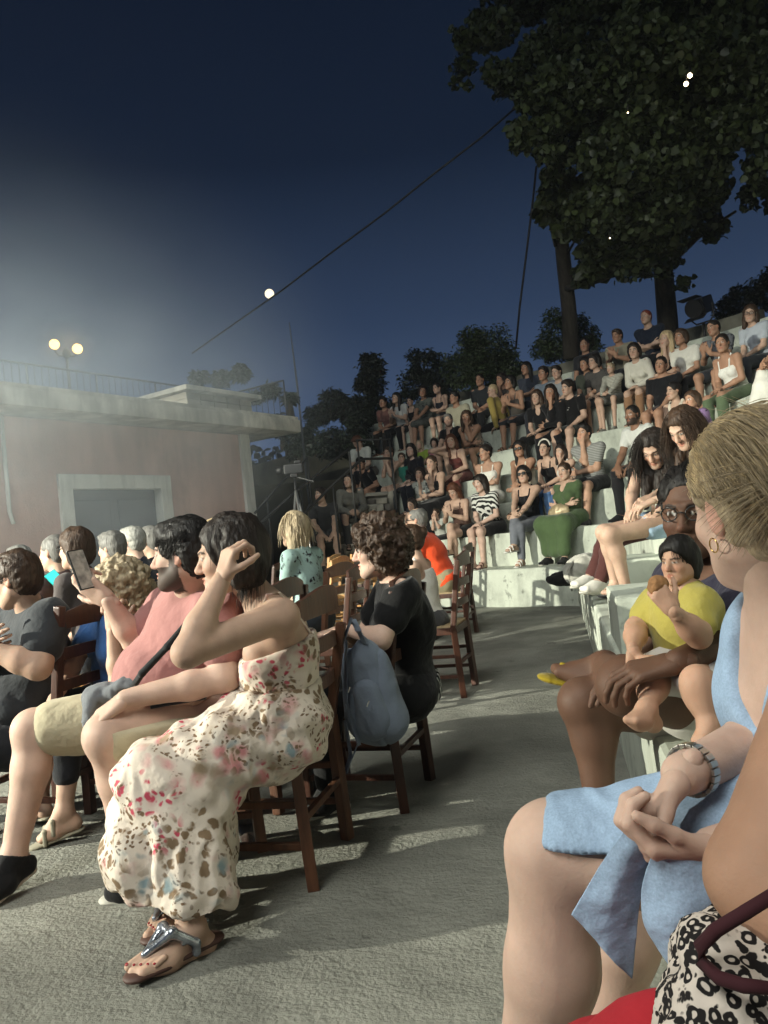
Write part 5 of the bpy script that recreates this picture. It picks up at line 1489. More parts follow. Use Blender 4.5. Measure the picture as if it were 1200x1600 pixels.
def ML(x, y, z): return J['hd'] + x * hfr[0] + y * hfr[1] + z * hfr[2]
M_FR = mat('black_acetate', (.01, .01, .01), .3, var=0)
def glasses(parent, L_, m=M_FR, r=.021, dark=False, th=.0018):
    b = MB()
    for q in (-1, 1):
        b.tube([L_(q * .031 + r * math.cos(t), .102 - .012 * abs(math.cos(t)) * (q * math.cos(t) > 0), .002 + r * .82 * math.sin(t)) for t in np.linspace(0, 6.283, 17)], th, 6, cap=False)
        b.tube([L_(q * .052, .092, .006), L_(q * .078, .05, .008), L_(q * .082, -.005, .006)], th, 6)
    b.tube([L_(-.010, .106, .004), L_(0, .108, .007), L_(.010, .106, .004)], th, 6)
    o = b.build('glasses', m, parent, True)
    if dark:
        for q in (-1, 1):
            d = MB(); d.ball((0, 0, 0), (.024, .006, .019), 12)
            k = d.build('lens', m, o); 
            mm = Matrix(); hf_ = [L_(1, 0, 0) - L_(0, 0, 0), L_(0, 1, 0) - L_(0, 0, 0), L_(0, 0, 1) - L_(0, 0, 0)]
            R = Matrix([list(v) for v in hf_]).transposed().to_4x4()
            k.matrix_local = Matrix.Translation(Vector(L_(q * .031, .100, .002))) @ R
    return o
glasses(Mo, ML)
J = dict(pel=P(1088, 1040, 1.70), che=P(1068, 965, 1.68), nek=P(1066, 925, 1.68), hd=P(1060, 876, 1.66), hf=(-.80, -.60, -.05), hu=(.06, 0, 1),
         sL=P(1094, 948, 1.61), eL=P(1092, 994, 1.52), wL=P(1052, 955, 1.48), dL=(-.45, .15, .8), pL=(.0, .9, .2),
         sR=P(1028, 944, 1.77), eR=P(994, 982, 1.73), wR=P(990, 1018, 1.62), dR=(-.1, -.2, -.95), pR=(0, .5, -.5),
         hL=P(1100, 1048, 1.64), hR=P(1076, 1046, 1.76), kL=P(1090, 1066, 1.47), kR=P(1020, 1050, 1.58), aL=P(1108, 1135, 1.44), aR=P(1010, 1110, 1.5), tL=P(1092, 1158, 1.42), tR=P(985, 1125, 1.46))
st = dict(skin='mid', hair='bob', hairc='black', fem=False, s=.56, hs=.74, g=.86, arm=.9, leg=.85, nekup=.034, hres=.0036, top=('tee', '#a2964a'), bottom=('shorts', '#b9b4b0'), feet=None, hairres=.0045,
          strands=dict(kind='fall', n=500, length=.10, seed=61, rad=.0011, seg=7, part=.02), curlL=(.95, 1.0, 1.0, 1.05), spread=.0, handsc=.88)
To = build_person(J, st, 'black haired toddler in yellow top eating, held on a lap', .005, near=True)
F = Field(); F.ell(P(1028, 915, 1.50), (.021, .018, .020), None, .01)
bi = wthing('biscuit', 'round brown biscuit at the mouth of the toddler', 'food', tuple(P(1028, 915, 1.5)))
field_obj('biscuit', F.mesh(.004, lambda V: .002 * vnoise(V * 120, 2)), mat('biscuit', (.30, .15, .06), .9, var=.3, vscale=40, bump=.5, bscale=90), bi, None, np.array(bi.location))

# ================================================================== Q: two girls bending over on the second step
J = dict(pel=P(1086, 800, 4.62), che=P(1098, 737, 4.45), nek=P(1096, 690, 4.32), hd=P(1068, 668, 4.20), hf=(-.72, -.45, -.55), hu=(-.35, -.25, 1),
         sL=P(1122, 706, 4.18), eL=P(1090, 762, 4.10), wL=P(1022, 782, 4.14), dL=(-.9, .1, -.3), pL=(0, .2, -1),
         sR=P(1078, 704, 4.50), eR=P(1052, 760, 4.45), wR=P(1016, 778, 4.3), hL=P(1082, 812, 4.52), hR=P(1078, 806, 4.72), kL=P(952, 836, 4.40), kR=P(944, 832, 4.60), aL=P(980, 928, 4.42), aR=P(962, 914, 4.66),
         tL=P(962, 940, 4.36), tR=P(945, 926, 4.6), hdown=(-.1, -.1, -1))
build_person(J, dict(skin='light', hair='long-.24', hairc='brown', fem=True, g=.92, leg=.88, arm=.9, hs=.92, top=('sleeveless', '#101012'), bottom=('mini', '#9fb8cf', 'denim'), feet=('flipflop', '#141414'), s=.97,
                     strands=dict(kind='fall', n=1500, length=.26, seed=71, rad=.0013, seg=8, region=lambda d: d[1] < .3 or d[2] > .7)),
             'girl in black off-shoulder top and denim shorts reaching down over her knees', .009, near=True)
J = dict(pel=P(1062, 800, 5.0), che=P(1050, 745, 4.85), nek=P(1040, 708, 4.75), hd=P(1022, 700, 4.56), hf=(-.55, -.62, -.62), hu=(-.3, -.4, 1),
         sL=P(1068, 724, 4.66), eL=P(1070, 775, 4.6), wL=P(1030, 800, 4.5), sR=P(1005, 722, 4.9), eR=P(988, 770, 4.8), wR=P(985, 800, 4.6), hL=P(1062, 808, 4.95), hR=P(1050, 806, 5.1), kL=P(960, 842, 4.95), kR=P(950, 840, 5.15),
         aL=P(938, 908, 4.95), aR=P(925, 900, 5.15), tL=P(915, 920, 4.9), tR=P(900, 912, 5.1), hdown=(-.15, -.1, -1))
build_person(J, dict(skin='light', hair='long-.34', hairc='dark', fem=True, g=.9, leg=.9, hs=.92, top=('tank', '#161418'), bottom=('pants', '#4a2b28'), feet=('shoe', '#c9c6bc'), s=.97,
                     strands=dict(kind='fall', n=1800, length=.34, seed=81, rad=.0013, seg=9, region=lambda d: d[1] < .3 or d[2] > .7)),
             'girl with very long dark hair hanging forward, wearing white striped trainers', .009, near=True)
# ================================================================== THE CROWD ON THE STEPS
rj = random.Random(12)
def sit(px, k, pose, look, label, lean=.15, s=1.0, yaw=None, pitch=0.0, turn=.45, knees=.09, back=.2, dz=0.0, at=None, hroll=0.0, foot=-.45, res=.0125, group=None):
    if at is None: S, n = tier_point(px, k, back)
    else: S, n = np.array(at[0], float), np.array(at[1], float)
    S = S + np.array([0, 0, dz])
    st = nrm(np.array([-5.0, 3.4]) - S[:2]); f = nrm(-n + turn * st)
    r = np.array([f[1], -f[0]])
    if yaw is None: yaw = float(np.clip(math.atan2(st @ r, st @ f), -.95, .95))
    lean += rj.uniform(-.10, .24); hroll += rj.uniform(-.16, .16); yaw += rj.uniform(-.35, .30); s *= rj.uniform(.94, 1.04); knees *= rj.uniform(.4, 1.5)
    J = seated(S, f, pose, s, lean, rj.uniform(-.22, .22), yaw, pitch + rj.uniform(-.12, .10), hroll, foot - dz, look.get('fem', True), knees)
    look = dict(look); look['s'] = s; look['g'] = look.get('g', 1.0) * rj.uniform(.94, 1.08)
    d = proj(J['hd'])[2]
    return build_person(J, look, label, res, group=group), J
def lk(skin, hair, hairc, top, bottom, feet=('sandal', '#2a2018'), **k):
    return dict(skin=skin, hair=hair, hairc=hairc, top=top, bottom=bottom, feet=feet, **k)
def T(k, c, p='plain'): return (k, c, p)
BK = '#101012'
crowd = [
 # first row, feet on the lowest platform
 (724, 1, 'xphone', lk('light', 'long-.22', 'auburn', T('tank', '#57423a'), T('mini', BK)), 'auburn long haired woman with crossed bare legs, black shorts, looking at her phone', dict(yaw=-.2, pitch=-.5, lean=.25, turn=1.2)),
 (770, 1, 'lap', lk('fair', 'long-.16', 'dark', T('tee', '#c9c9c4', 'zebra'), T('shorts', BK), ('sandal', '#4a2d25'), g=1.05), 'dark haired woman in zebra stripe tee and black shorts', dict(turn=.1, yaw=.15, pitch=-.1)),
 (828, 1, 'xclasp', lk('light', 'bob', 'black', T('tank', '#17171a', 'print'), T('pants', '#6c6f76'), ('sandal', '#d8d6cf'), g=1.12), 'woman in dark glasses, black tank top and grey trousers, legs crossed', dict(turn=.5)),
 (888, 1, 'folded', lk('light', 'bun', 'brown', T('tee', '#46573a'), T('longskirt', '#4a5c3d'), ('shoe', '#1a1a1a'), g=1.38, v=True), 'heavy woman in a dark green v-neck dress with hands folded', dict(turn=.2, lean=.02, s=1.02)),
 (651, 1, 'lap', lk('light', 'long-.15', 'dark', T('tank', '#141414'), T('pants', '#30343c')), 'girl in black straps sitting low behind the orange shirt', dict(s=.82, pitch=-.1)),
 (688, 1, 'mouth', lk('light', 'short', 'brown', T('tee', '#b9bcb2'), T('shorts', '#303030')), 'small child eating beside the auburn haired woman', dict(s=.6, dz=-.05, pitch=.1)),
 # second row
 (585, 3, 'knees', lk('tan', 'short', 'black', T('tee', '#15171c'), T('pants', '#2b2d33'), ('shoe', '#dedcd4'), fem=False), 'man in black tee and white trainers leaning on his knees in the dim corner', dict(lean=.45, pitch=-.1)),
 (626, 3, 'mouth', lk('light', 'bun', 'brown', T('tank', '#8f8a7c'), T('pants', '#bdb8a8'), ('shoe', '#2a2a2a')), 'woman in cream trousers with both hands at her mouth', dict(lean=.42)),
 (657, 3, 'lap', lk('fair', 'long-.26', 'black', T('long', '#1b1c22'), T('pants', '#20232b')), 'pale girl with very long black hair and dark clothes', dict(lean=.35, turn=.1, s=.93)),
 (664, 2, 'chinR', lk('light', 'bob', 'dark', T('tee', '#a9aca4', 'print'), T('pants', '#3a3f46')), 'girl in pale printed tee resting chin on hand', dict(s=.86, lean=.2)),
 (688, 2, 'chinR', lk('light', 'pony', 'brown', T('tank', BK), T('longskirt', '#0f0f12'), g=1.02), 'woman in long black strappy dress with hand at her chin', dict(lean=.12)),
 (722, 3, 'temple', lk('light', 'long-.2', 'auburn', T('tank', '#5a2f2b'), T('pants', '#6b3a35')), 'woman in maroon top leaning her temple on a raised hand', dict(lean=.3)),
 (768, 2, 'folded', lk('mid', 'bun', 'dark', T('tank', '#e4e1d6'), T('pants', '#d3d0c6')), 'woman in white strappy top and white trousers with folded arms', dict(lean=.1, turn=.8)),
 (826, 2, 'xclasp', lk('tan', 'long-.16', 'black', T('tank', '#d9d2bb'), T('mini', '#22201f')), 'woman in cream top and dark glasses hugging a crossed bare leg', dict(turn=.9, lean=.05)),
 (868, 2, 'lap', lk('light', 'pony', 'black', T('tank', '#141418'), T('pants', '#57759f', 'denim')), 'girl with a pale headband, black top and blue jeans', dict(s=.9, turn=1.1)),
 (893, 2, 'chinL', lk('light', 'long-.14', 'dark', T('tank', '#c9c7c0'), T('pants', '#4c678f', 'denim')), 'dark haired girl in white tank top leaning on her hand', dict(s=.86, lean=.3, turn=1.0)),
 (928, 2, 'chinR', lk('mid', 'short', 'black', T('tee', '#9b9c98', 'stripes'), T('shorts', '#15161a'), ('shoe', '#303030'), fem=False), 'boy in striped grey shirt holding a hand over his face', dict(turn=.35, lean=.15)),
 (1015, 2, 'knees', lk('brown', 'crop', 'black', T('tee', '#c7c8c2'), T('pants', '#1d1d20'), ('shoe', '#17171a'), fem=False, beard=True), 'bald bearded man in white tee behind the two girls', dict(dz=.12, lean=.15, turn=.3)),
 # third row
 (640, 3, 'side', lk('light', 'short', 'brown', T('tee', '#2f7d6d'), T('pants', '#42464a')), 'child in teal green top on the third step', dict(s=.80, lean=.25)),
 (665, 4, 'knees', lk('light', 'long-.1', 'ash', T('tee', '#8aa043'), T('pants', '#7f9a3c')), 'child in lime green top and trousers', dict(s=.74, lean=.3, dz=-.12)),
 (684, 4, 'chinR', lk('light', 'bob', 'dark', T('tee', '#b97b83'), T('shorts', '#8a5560')), 'child in pink top beside the man in a black polo', dict(s=.70, dz=-.14)),
 (711, 4, 'clasp', lk('light', 'short', 'grey', T('polo', '#0f1013'), T('shorts', '#2c2c2e'), ('shoe', '#3c3c3c'), fem=False, v=True), 'man in open black polo shirt clasping his knees', dict(lean=.2, turn=.15)),
 (750, 4, 'chinL', lk('tan', 'long-.16', 'brown', T('tank', '#a99c8c', 'print'), T('skirt', '#7d8580', 'print')), 'woman in black and white patterned skirt, elbow on knee', dict(lean=.42, pitch=-.1)),
 (1066, 3, 'lap', lk('light', 'bun', 'black', T('sleeveless', '#cfc5b4', 'print'), T('pants', '#1d1a1f')), 'dark haired woman with a bun looking left above the two girls', dict(turn=1.3, lean=.1)),
 (1110, 2, 'lap', lk('tan', 'bob', 'brown', T('tee', '#7c6589', 'print'), T('pants', '#25202a')), 'child in mauve patterned top at the upper right', dict(s=.72, lean=.3, dz=.1)),
 # fourth row
 (576, 4, 'knees', lk('light', 'short', 'auburn', T('tee', '#c6c8bf'), T('shorts', '#4a4640'), fem=False), 'man in white tee looking down behind the iron railing', dict(lean=.5, pitch=-.9, yaw=0)),
 (724, 5, 'thigh', lk('tan', 'short', 'black', T('tee', '#a5a08a'), T('shorts', '#5b5346'), fem=False, g=1.08), 'man in cream tee and shorts with knees apart below the bush', dict(knees=.16, turn=.0)),
 (783, 5, 'side', lk('light', 'crop', 'blond', T('long', '#9a874a'), T('pants', '#16161a'), fem=False), 'fair headed person in mustard jacket turning away', dict(turn=-1.0, lean=.1)),
 (812, 5, 'phone', lk('tan', 'bob', 'black', T('tank', '#5a5550'), T('skirt', '#2c2f35')), 'woman in grey tank top raising a hand', dict()),
 (830, 6, 'folded', lk('tan', 'long-.2', 'black', T('tee', '#3a3f4a'), T('pants', '#2a2d36')), 'black haired woman in slate tee in front of the bush gap', dict(dz=-.15)),
 (850, 4, 'lap', lk('light', 'long-.16', 'brown', T('tee', '#111114'), T('wide', '#101013'), v=True), 'brown haired woman in low-cut black top and wide black trousers', dict(turn=.1)),
 (877, 4, 'chinR', lk('tan', 'long-.14', 'dark', T('long', '#131316'), T('pants', '#15151a')), 'woman in black with long sleeves beside the man in printed tee', dict()),
 (899, 4, 'thigh', lk('light', 'short', 'dark', T('tee', '#0e0e10'), T('shorts', '#2d312d'), ('shoe', '#27323a'), fem=False, g=1.1), 'man in black tee with white chest print and dark shorts', dict(turn=.1, knees=.15)),
 (1043, 4, 'thigh', lk('tan', 'crop', 'black', T('tee', '#15161a'), T('shorts', '#3a2a2c'), fem=False, g=1.3), 'broad man in black tee seated with hands on thighs', dict(turn=.3)),
 (1153, 4, 'lap', lk('tan', 'pony', 'dark', T('tank', '#dcdcd4'), T('pants', '#59684f')), 'woman in white tank top and olive trousers, hair tied back', dict(turn=.9)),
 # upper rows
 (612, 6, 'lap', lk('tan', 'short', 'black', T('tee', '#6e4e48'), T('pants', '#2b2723')), 'person in dull red tee at the far left end of the top rows', dict(lean=.2)),
 (631, 6, 'phone', lk('light', 'long-.2', 'black', T('tee', '#c4c4bd'), T('pants', '#17181c')), 'dark haired woman in white tee looking at a screen', dict(lean=.15)),
 (648, 6, 'lap', lk('light', 'crop', 'black', T('tank', '#1a1b1f'), T('shorts', '#303236')), 'child in dark vest between two women in the top rows', dict(s=.8)),
 (667, 6, 'clasp', lk('tan', 'bob', 'dark', T('dress', '#62665f', 'print'), T('skirt', '#5a5d58', 'print')), 'woman in grey patterned dress turned to her neighbour', dict(turn=1.2)),
 (697, 6, 'folded', lk('light', 'bun', 'black', T('tank', '#222329'), T('shorts', '#33363c')), 'woman in dark vest with folded arms at the foot of the dark bush', dict()),
 (762, 6, 'lap', lk('tan', 'crop', 'dark', T('tee', '#2d3033'), T('pants', '#1f2022'), fem=False), 'dim figure in charcoal tee under the round bush', dict(dz=-.1)),
 (796, 6, 'chinL', lk('tan', 'bob', 'dark', T('tee', '#44403e'), T('pants', '#232326')), 'dim figure in brown grey tee left of the bush gap', dict(dz=-.2)),
 (858, 5, 'lap', lk('tan', 'short', 'dark', T('tee', '#6a7480'), T('pants', '#2a2c33')), 'person in blue grey tee behind the brown haired woman in black', dict(dz=.0)),
 (884, 5, 'folded', lk('light', 'short', 'dark', T('tee', '#8a8f92'), T('pants', '#33353a'), fem=False), 'man in pale grey tee with arms folded near the tree trunk', dict(dz=.0)),
 (917, 6, 'side', lk('tan', 'crop', 'dark', T('tee', '#2b2c30'), T('pants', '#25262a'), fem=False), 'man in charcoal tee leaning back in front of the dark bush', dict(lean=-.15)),
 (925, 5, 'lap', lk('tan', 'bob', 'black', T('tee', '#3c4038'), T('shorts', '#5b5e50')), 'woman in dark olive tee left of the parent and child', dict(lean=.2)),
 (944, 5, 'lap', lk('light', 'bob', 'black', T('tee', '#4c4a48', 'print'), T('shorts', '#3a3d40')), 'parent in patterned top with a child held in front', dict(lean=.3)),
 (961, 5, 'clasp', lk('light', 'short', 'ash', T('long', '#b7b5a8', 'stripes'), T('shorts', '#5c5c58'), ('shoe', '#77776f')), 'child in pale striped jacket held between the knees of a parent', dict(s=.72, back=.0)),
 (975, 6, 'phone', lk('tan', 'short', 'brown', T('polo', '#8b8674'), T('pants', '#2d2f33'), fem=False, g=1.05), 'man in khaki shirt high against the sky, looking at his phone', dict()),
 (1008, 5, 'lap', lk('light', 'bob', 'dark', T('long', '#c8c5b8'), T('pants', '#8b6a50')), 'woman in open white jacket and tan trousers', dict(lean=.2)),
 (1025, 6, 'folded', lk('light', 'crop', 'red', T('tee', '#1a2230'), T('pants', '#1c1e24'), fem=False), 'man with reddish cropped head and navy tee, highest against the sky', dict(dz=.12, turn=-.3)),
 (1056, 5, 'chinR', lk('light', 'long-.14', 'blond', T('tank', '#15151a'), T('skirt', '#17171b')), 'blond woman in black dress with chin on hand near the wall', dict()),
 (1083, 5, 'lap', lk('tan', 'bob', 'brown', T('tee', '#d5d3c8'), T('pants', '#1b1c20')), 'woman in white top turned away beside the blond woman', dict(turn=-.5)),
 (1131, 5, 'phone', lk('tan', 'crop', 'dark', T('tee', '#6b6d72', 'print'), T('shorts', '#2e3036'), fem=False), 'man in grey patterned tee raising his hands under the wall', dict()),
 (1190, 5, 'lap', lk('light', 'long-.12', 'brown', T('tee', '#a9b0b8'), T('pants', '#2d3037')), 'woman in glasses and silvery top at the right edge', dict()),
]
JJ = {}
for px, k, pose, look, label, kw in crowd:
    o, J_ = sit(px, k, pose, look, label, **kw); JJ[px] = (o, J_)
def hframe(J):
    f = frame(J['hf'], J.get('hu', (0, 0, 1))); return lambda x, y, z: J['hd'] + x * f[0] + y * f[1] + z * f[2]
for px in (828, 826): glasses(JJ[px][0], hframe(JJ[px][1]), r=.024, th=.003, dark=True)
glasses(JJ[1190][0], hframe(JJ[1190][1]), r=.024, th=.003)
# pale headband, chest print
o, J_ = JJ[868]; L_ = hframe(J_)
b = MB(); b.tube([L_(.086 * math.cos(t), .012 - .0 * t, .030 + .098 * math.sin(t)) for t in np.linspace(.1, 3.04, 12)], .012, 6); b.build('headband', cloth_mat('#cfc9bd'), o, True)
o, J_ = JJ[899]; f_ = nrm(np.cross(nrm(J_['nek'] - J_['pel']), nrm(J_['sR'] - J_['sL']))); r__ = nrm(J_['sR'] - J_['sL'])
b = MB()
for (x, z, w_) in ((-.03, .02, .03), (.0, .03, .022), (.035, .015, .03), (-.01, -.01, .04), (.03, -.015, .02)):
    b.ball(J_['che'] + f_ * .122 + r__ * x + np.array([0, 0, z + .03]), (w_ * .5, w_ * .5, .009), 8)
b.build('chest_print', cloth_mat('#c9c9c4'), o)
# gold bag on the lap of the green dress
o, J_ = JJ[888]; c_ = lerp(J_['kL'], J_['kR'], .5) * .45 + J_['pel'] * .55 + np.array([0, 0, .12])
F = Field(); fz = nrm(J_['kL'] - J_['hL']); F.ell(c_ + fz * .08, (.15, .07, .11), frame(fz), .02)
gb = wthing('handbag', 'soft gold bag on the lap of the woman in green', 'handbag', tuple(c_))
cloth_obj('bag', F, .012, mat('gold_leather', (.42, .33, .20), .4, bump=.4, bscale=30, var=.25, metal=.3), gb, c_, .012, None, (14, 14, 14))

# person in white trousers, legs crossed, upper right
S = np.array([4.72, 8.3, tier_z(4) - .12])
o, J_ = sit(0, 0, 'xclasp', lk('tan', 'bob', 'brown', T('tee', '#bdbab0'), T('wide', '#d8d6cc'), ('shoe', '#d9d6ca')), 'person in white trousers with crossed legs and pale slippers at the right edge', at=(S, _n1), turn=.4, s=1.12, lean=-.05, yaw=.2)
# two dim figures on the stone stairs, left of the steps
for px, py, d_, pose, look, label, kw in (
    (540, 742, 12.6, 'clasp', lk('light', 'long-.12', 'black', T('long', '#6a6a64'), T('pants', '#3a3a3a')), 'hunched figure in grey jacket on the stone stairs', dict(lean=.35)),
    (500, 768, 11.9, 'knees', lk('light', 'short', 'dark', T('tee', '#3a3b3d'), T('shorts', '#3a3c3e'), ('shoe', '#1c1c1c'), fem=False), 'man in dark tee and shorts sitting beside the camera tripod', dict(lean=.3))):
    q = P(px, py, d_) - np.array([0, 0, .78])
    sit(0, 0, pose, look, label, at=(q, nrm(np.array([-.35, 1.0]))), turn=.2, **kw)

# ================================================================== seated guests in the pit further back
def pit(px, py_head, d_, pose, look, label, f=(-.95, .3), lean=.1, pitch=0, yaw=0, s=1.0, chair=M_WOODD, clab=None, res=.011):
    hd = P(px, py_head, d_)
    S = np.array([hd[0], hd[1], .43 * s]); S[:2] -= nrm(f) * (math.sin(lean) * .5 + .05)
    J = seated(S, f, pose, s, lean, 0, yaw, pitch, 0, -.43 * s, look.get('fem', True))
    look = dict(look); look['s'] = s
    o = build_person(J, look, label, res)
    if chair is not None: make_chair(chair, clab, (S[0], S[1], 0), f, 1.0, back=.88)
    return o, J
oH, JH = pit(655, 832, 7.9, 'knees', lk('light', 'balding', 'grey', T('tee', '#e2502a'), T('shorts', '#8d8468'), ('shoe', '#3a3a3a'), fem=False, g=1.2, belly=.05), 'grey haired man in glasses and bright orange shirt leaning forward', lean=.38, clab='dark wooden chair under the man in orange shirt', s=1.04)
glasses(oH, hframe(JH), r=.024, th=.003)
pit(462, 855, 5.6, 'lap', lk('light', 'long-.16', 'ash', T('tee', '#8fa8a4', 'print'), T('pants', '#2b3036'), strands=dict(kind='fall', n=250, length=.22, seed=91, rad=.003, seg=7)), 'woman with long wavy blond hair and pale patterned tee', f=(-.9, .45), clab='wooden chair under the long haired blond woman', chair=M_WOODM)
pit(86, 882, 5.2, 'phone', lk('light', 'crop', 'grey', T('tee', '#5b4a48', 'print'), T('pants', '#2d2d30'), fem=False), 'short haired person in patterned shirt holding a phone with teal back', clab='wooden chair under the person with the teal phone', chair=M_WOODL)
phone('phone glowing teal held by a guest at the left', P(90, 908, 4.95), (.62, 0, -.75), (.5, -.8, .3), 1.05, '#1fb5ad', mat('teal_glow', (.05, .5, .48), .4, var=0, emit=(.06, .85, .80), estr=.8))
o_, J_ = pit(120, 884, 4.7, 'lap', lk('light', 'bob', 'brown', T('tee', '#4a4443'), T('pants', '#23252b')), 'woman in glasses with brown bobbed hair behind the raised phone', clab='dark wooden chair under the woman in glasses')
glasses(o_, hframe(J_), r=.024, th=.0025)
pit(176, 872, 5.6, 'lap', lk('light', 'short', 'grey', T('tee', '#34373d'), T('pants', '#23252b')), 'grey haired woman in dark top in the middle of the left group', clab='dark wooden chair under the grey haired woman in dark top')
pit(208, 856, 6.3, 'folded', lk('fair', 'short', 'white', T('polo', '#1a2030'), T('pants', '#23252b'), fem=False), 'white haired man in navy shirt before the door', clab='dark wooden chair under the white haired man', s=1.04)
pit(236, 852, 6.6, 'lap', lk('light', 'short', 'grey', T('polo', '#1f3048'), T('pants', '#23252b'), fem=False), 'grey haired man with trimmed moustache in blue shirt before the door', clab='dark wooden chair under the grey haired man in blue', s=1.04)
pit(30, 880, 6.4, 'lap', lk('light', 'short', 'grey', T('tee', '#4b4d50'), T('pants', '#23252b'), fem=False), 'grey haired person half hidden behind the large man at left', clab='dark wooden chair far left')
pit(340, 905, 3.75, 'lap', lk('light', 'long-.2', 'blond', T('tee', '#7a3340'), T('pants', '#2a2026')), 'blond long haired person in red tee behind the raised elbow', f=(-.95, .3), clab='dark wooden chair behind the bearded man', s=.94, pitch=-.1)
pit(642, 878, 5.2, 'lap', lk('light', 'bun', 'brown', T('tank', '#dcdad2'), T('shorts', '#3a3a3c')), 'person in white sleeveless top hidden behind the curly haired woman', clab='dark wooden chair hidden behind the curly haired woman', s=.86)

# empty chairs between the guests
for px, py, m, lab, f, bk in ((512, 1010, M_WOODL, 'empty honey coloured ladder-back chair, nearer one of the pair', (-.9, .42), .88), (556, 985, M_WOODL, 'empty pale wooden chair with curved slats left of the curly haired woman', (-.75, .66), .92),
                          (505, 985, M_WOODL, 'empty honey coloured chair with peaked top slat, farther back', (-.9, .3), .90), (566, 960, M_WOODD, 'empty dark chair in the shadow behind the pale ones', (-.9, .4), .9),
                          (520, 1120, M_WOODD, 'empty dark red chair directly behind the floral dress', (-.95, .25), .86), (735, 975, M_WOODD, 'dark chair beside the aisle right of the orange shirt', (-.95, .3), .9),
                          (420, 1010, M_WOODD, 'empty dark chair beside the long haired blond woman', (-.9, .3), .88), (150, 1010, M_WOODL, 'pale wooden chair showing between guests at the left', (-.95, .3), .9)):
    q = gp(px, py, 0.0)
    if px == 735: q = gp(640, 990, 0)
    make_chair(m, lab, (q[0], q[1], 0), f, 1.0, back=bk)
# ================================================================== TREES AND BUSHES
def leaf_mat(name, c, rough=.5, bright=.5):
    m = mat(name, c, rough, var=.0)
    nt = m.node_tree; b = nt.nodes['Principled BSDF']
    g = _n(nt, 'NewGeometry'); mr = _n(nt, 'MapRange'); mr.inputs[3].default_value = 1 - bright; mr.inputs[4].default_value = 1 + bright
    nt.links.new(g.outputs['Random Per Island'], mr.inputs[0])
    sc = _n(nt, 'VectorMath', operation='SCALE'); sc.inputs[0].default_value = c; nt.links.new(mr.outputs[0], sc.inputs['Scale'])
    nt.links.new(sc.outputs[0], b.inputs['Base Color'])
    return m
M_LEAF = leaf_mat('broad_leaf', (.050, .066, .020))
M_BUSH = leaf_mat('bush_leaf', (.040, .060, .022))
M_DARKL = leaf_mat('dark_needles', (.020, .030, .018))
M_BARK = mat('bark', (.05, .042, .032), .95, bump=1.0, bscale=14, var=.4, vscale=6, stretch=(3, 3, .6))
def leaves(name, C, R_, m, parent, size, seed=1, heart=True, org=(0, 0, 0)):
    """C (n,3) leaf centres, joined small blades (folded heart shapes or slim blades)"""
    rg = np.random.default_rng(seed); n = len(C)
    d = rg.normal(size=(n, 3)) * [1, 1, .5] + [0, 0, -.7]; d /= np.linalg.norm(d, axis=1, keepdims=True)
    a = np.cross(d, rg.normal(size=(n, 3))); a /= np.linalg.norm(a, axis=1, keepdims=True); b = np.cross(d, a)
    s = size * rg.uniform(.6, 1.3, (n, 1))
    C = C - np.asarray(org)
    if heart: prof = [(0, 0, 0), (.48, .15, .10), (.42, .65, .06), (0, 1.05, -.10), (-.42, .65, .06), (-.48, .15, .10)]
    else: prof = [(0, 0, 0), (.18, .4, .03), (0, 1.0, -.05), (-.18, .4, .03)]
    V = np.stack([C + s * (x * a + y * d + z * b) for x, y, z in prof], 1).reshape(-1, 3)
    k = len(prof); i = np.arange(n)[:, None] * k
    if heart: Q = np.concatenate([i + np.array([[0, 1, 2, 3]]), i + np.array([[0, 3, 4, 5]])])
    else: Q = i + np.array([[0, 1, 2, 3]])
    me = np_mesh(name, V, Q)
    o = link(name, me, m, parent); o['kind'] = 'stuff'
    if parent is not None: o.location = (0, 0, 0)
    return o
def clump_points(centres, radii, n, seed, shell=.55):
    rg = np.random.default_rng(seed); centres = np.array(centres); radii = np.array(radii)
    w_ = radii ** 2; w_ = w_ / w_.sum(); i = rg.choice(len(centres), n, p=w_)
    d = rg.normal(size=(n, 3)); d /= np.linalg.norm(d, axis=1, keepdims=True)
    rr = radii[i] * (shell + (1 - shell) * rg.uniform(0, 1, n) ** .6)
    rr *= 1 + .35 * vnoise(d * 2.2 + i[:, None] * 3.1, seed)
    return centres[i] + d * rr[:, None] * [1, 1, .85]
# the big tree, crown seen overhead right
tr = wthing('broadleaf_tree', 'big broadleaf tree whose dark crown hangs over the upper right', 'tree', tuple(P(1045, 500, 13.6)))
og = np.array(tr.location)
rg = np.random.default_rng(5)
spots = [(760, 40, 13, 60), (820, 110, 12.5, 75), (900, 60, 12, 90), (880, 180, 11.8, 95), (830, 215, 11.2, 45), (960, 150, 11.5, 110), (1040, 60, 11, 120), (1120, 130, 11, 120), (1180, 40, 11, 120), (960, 270, 11.5, 95), (1040, 240, 11, 110),
         (1130, 260, 11.5, 100), (1190, 200, 11, 90), (900, 290, 12, 50), (1000, 350, 12, 85), (1080, 340, 12, 70), (1020, 410, 12.5, 50), (960, 400, 13, 40), (1110, 320, 12.6, 60), (1170, 300, 12, 40), (740, 100, 13, 30), (715, 60, 13.2, 22), (720, 125, 13, 20), (1195, 320, 12, 32), (1160, -60, 11, 120), (780, -20, 13, 80), (990, -40, 12, 120), (860, -20, 12.5, 90), (1130, -30, 12, 120), (1050, 150, 13, 120), (940, 340, 13, 50),
         (1060, 425, 12.8, 30), (860, 240, 11.8, 40)]
cs, rs = [], []
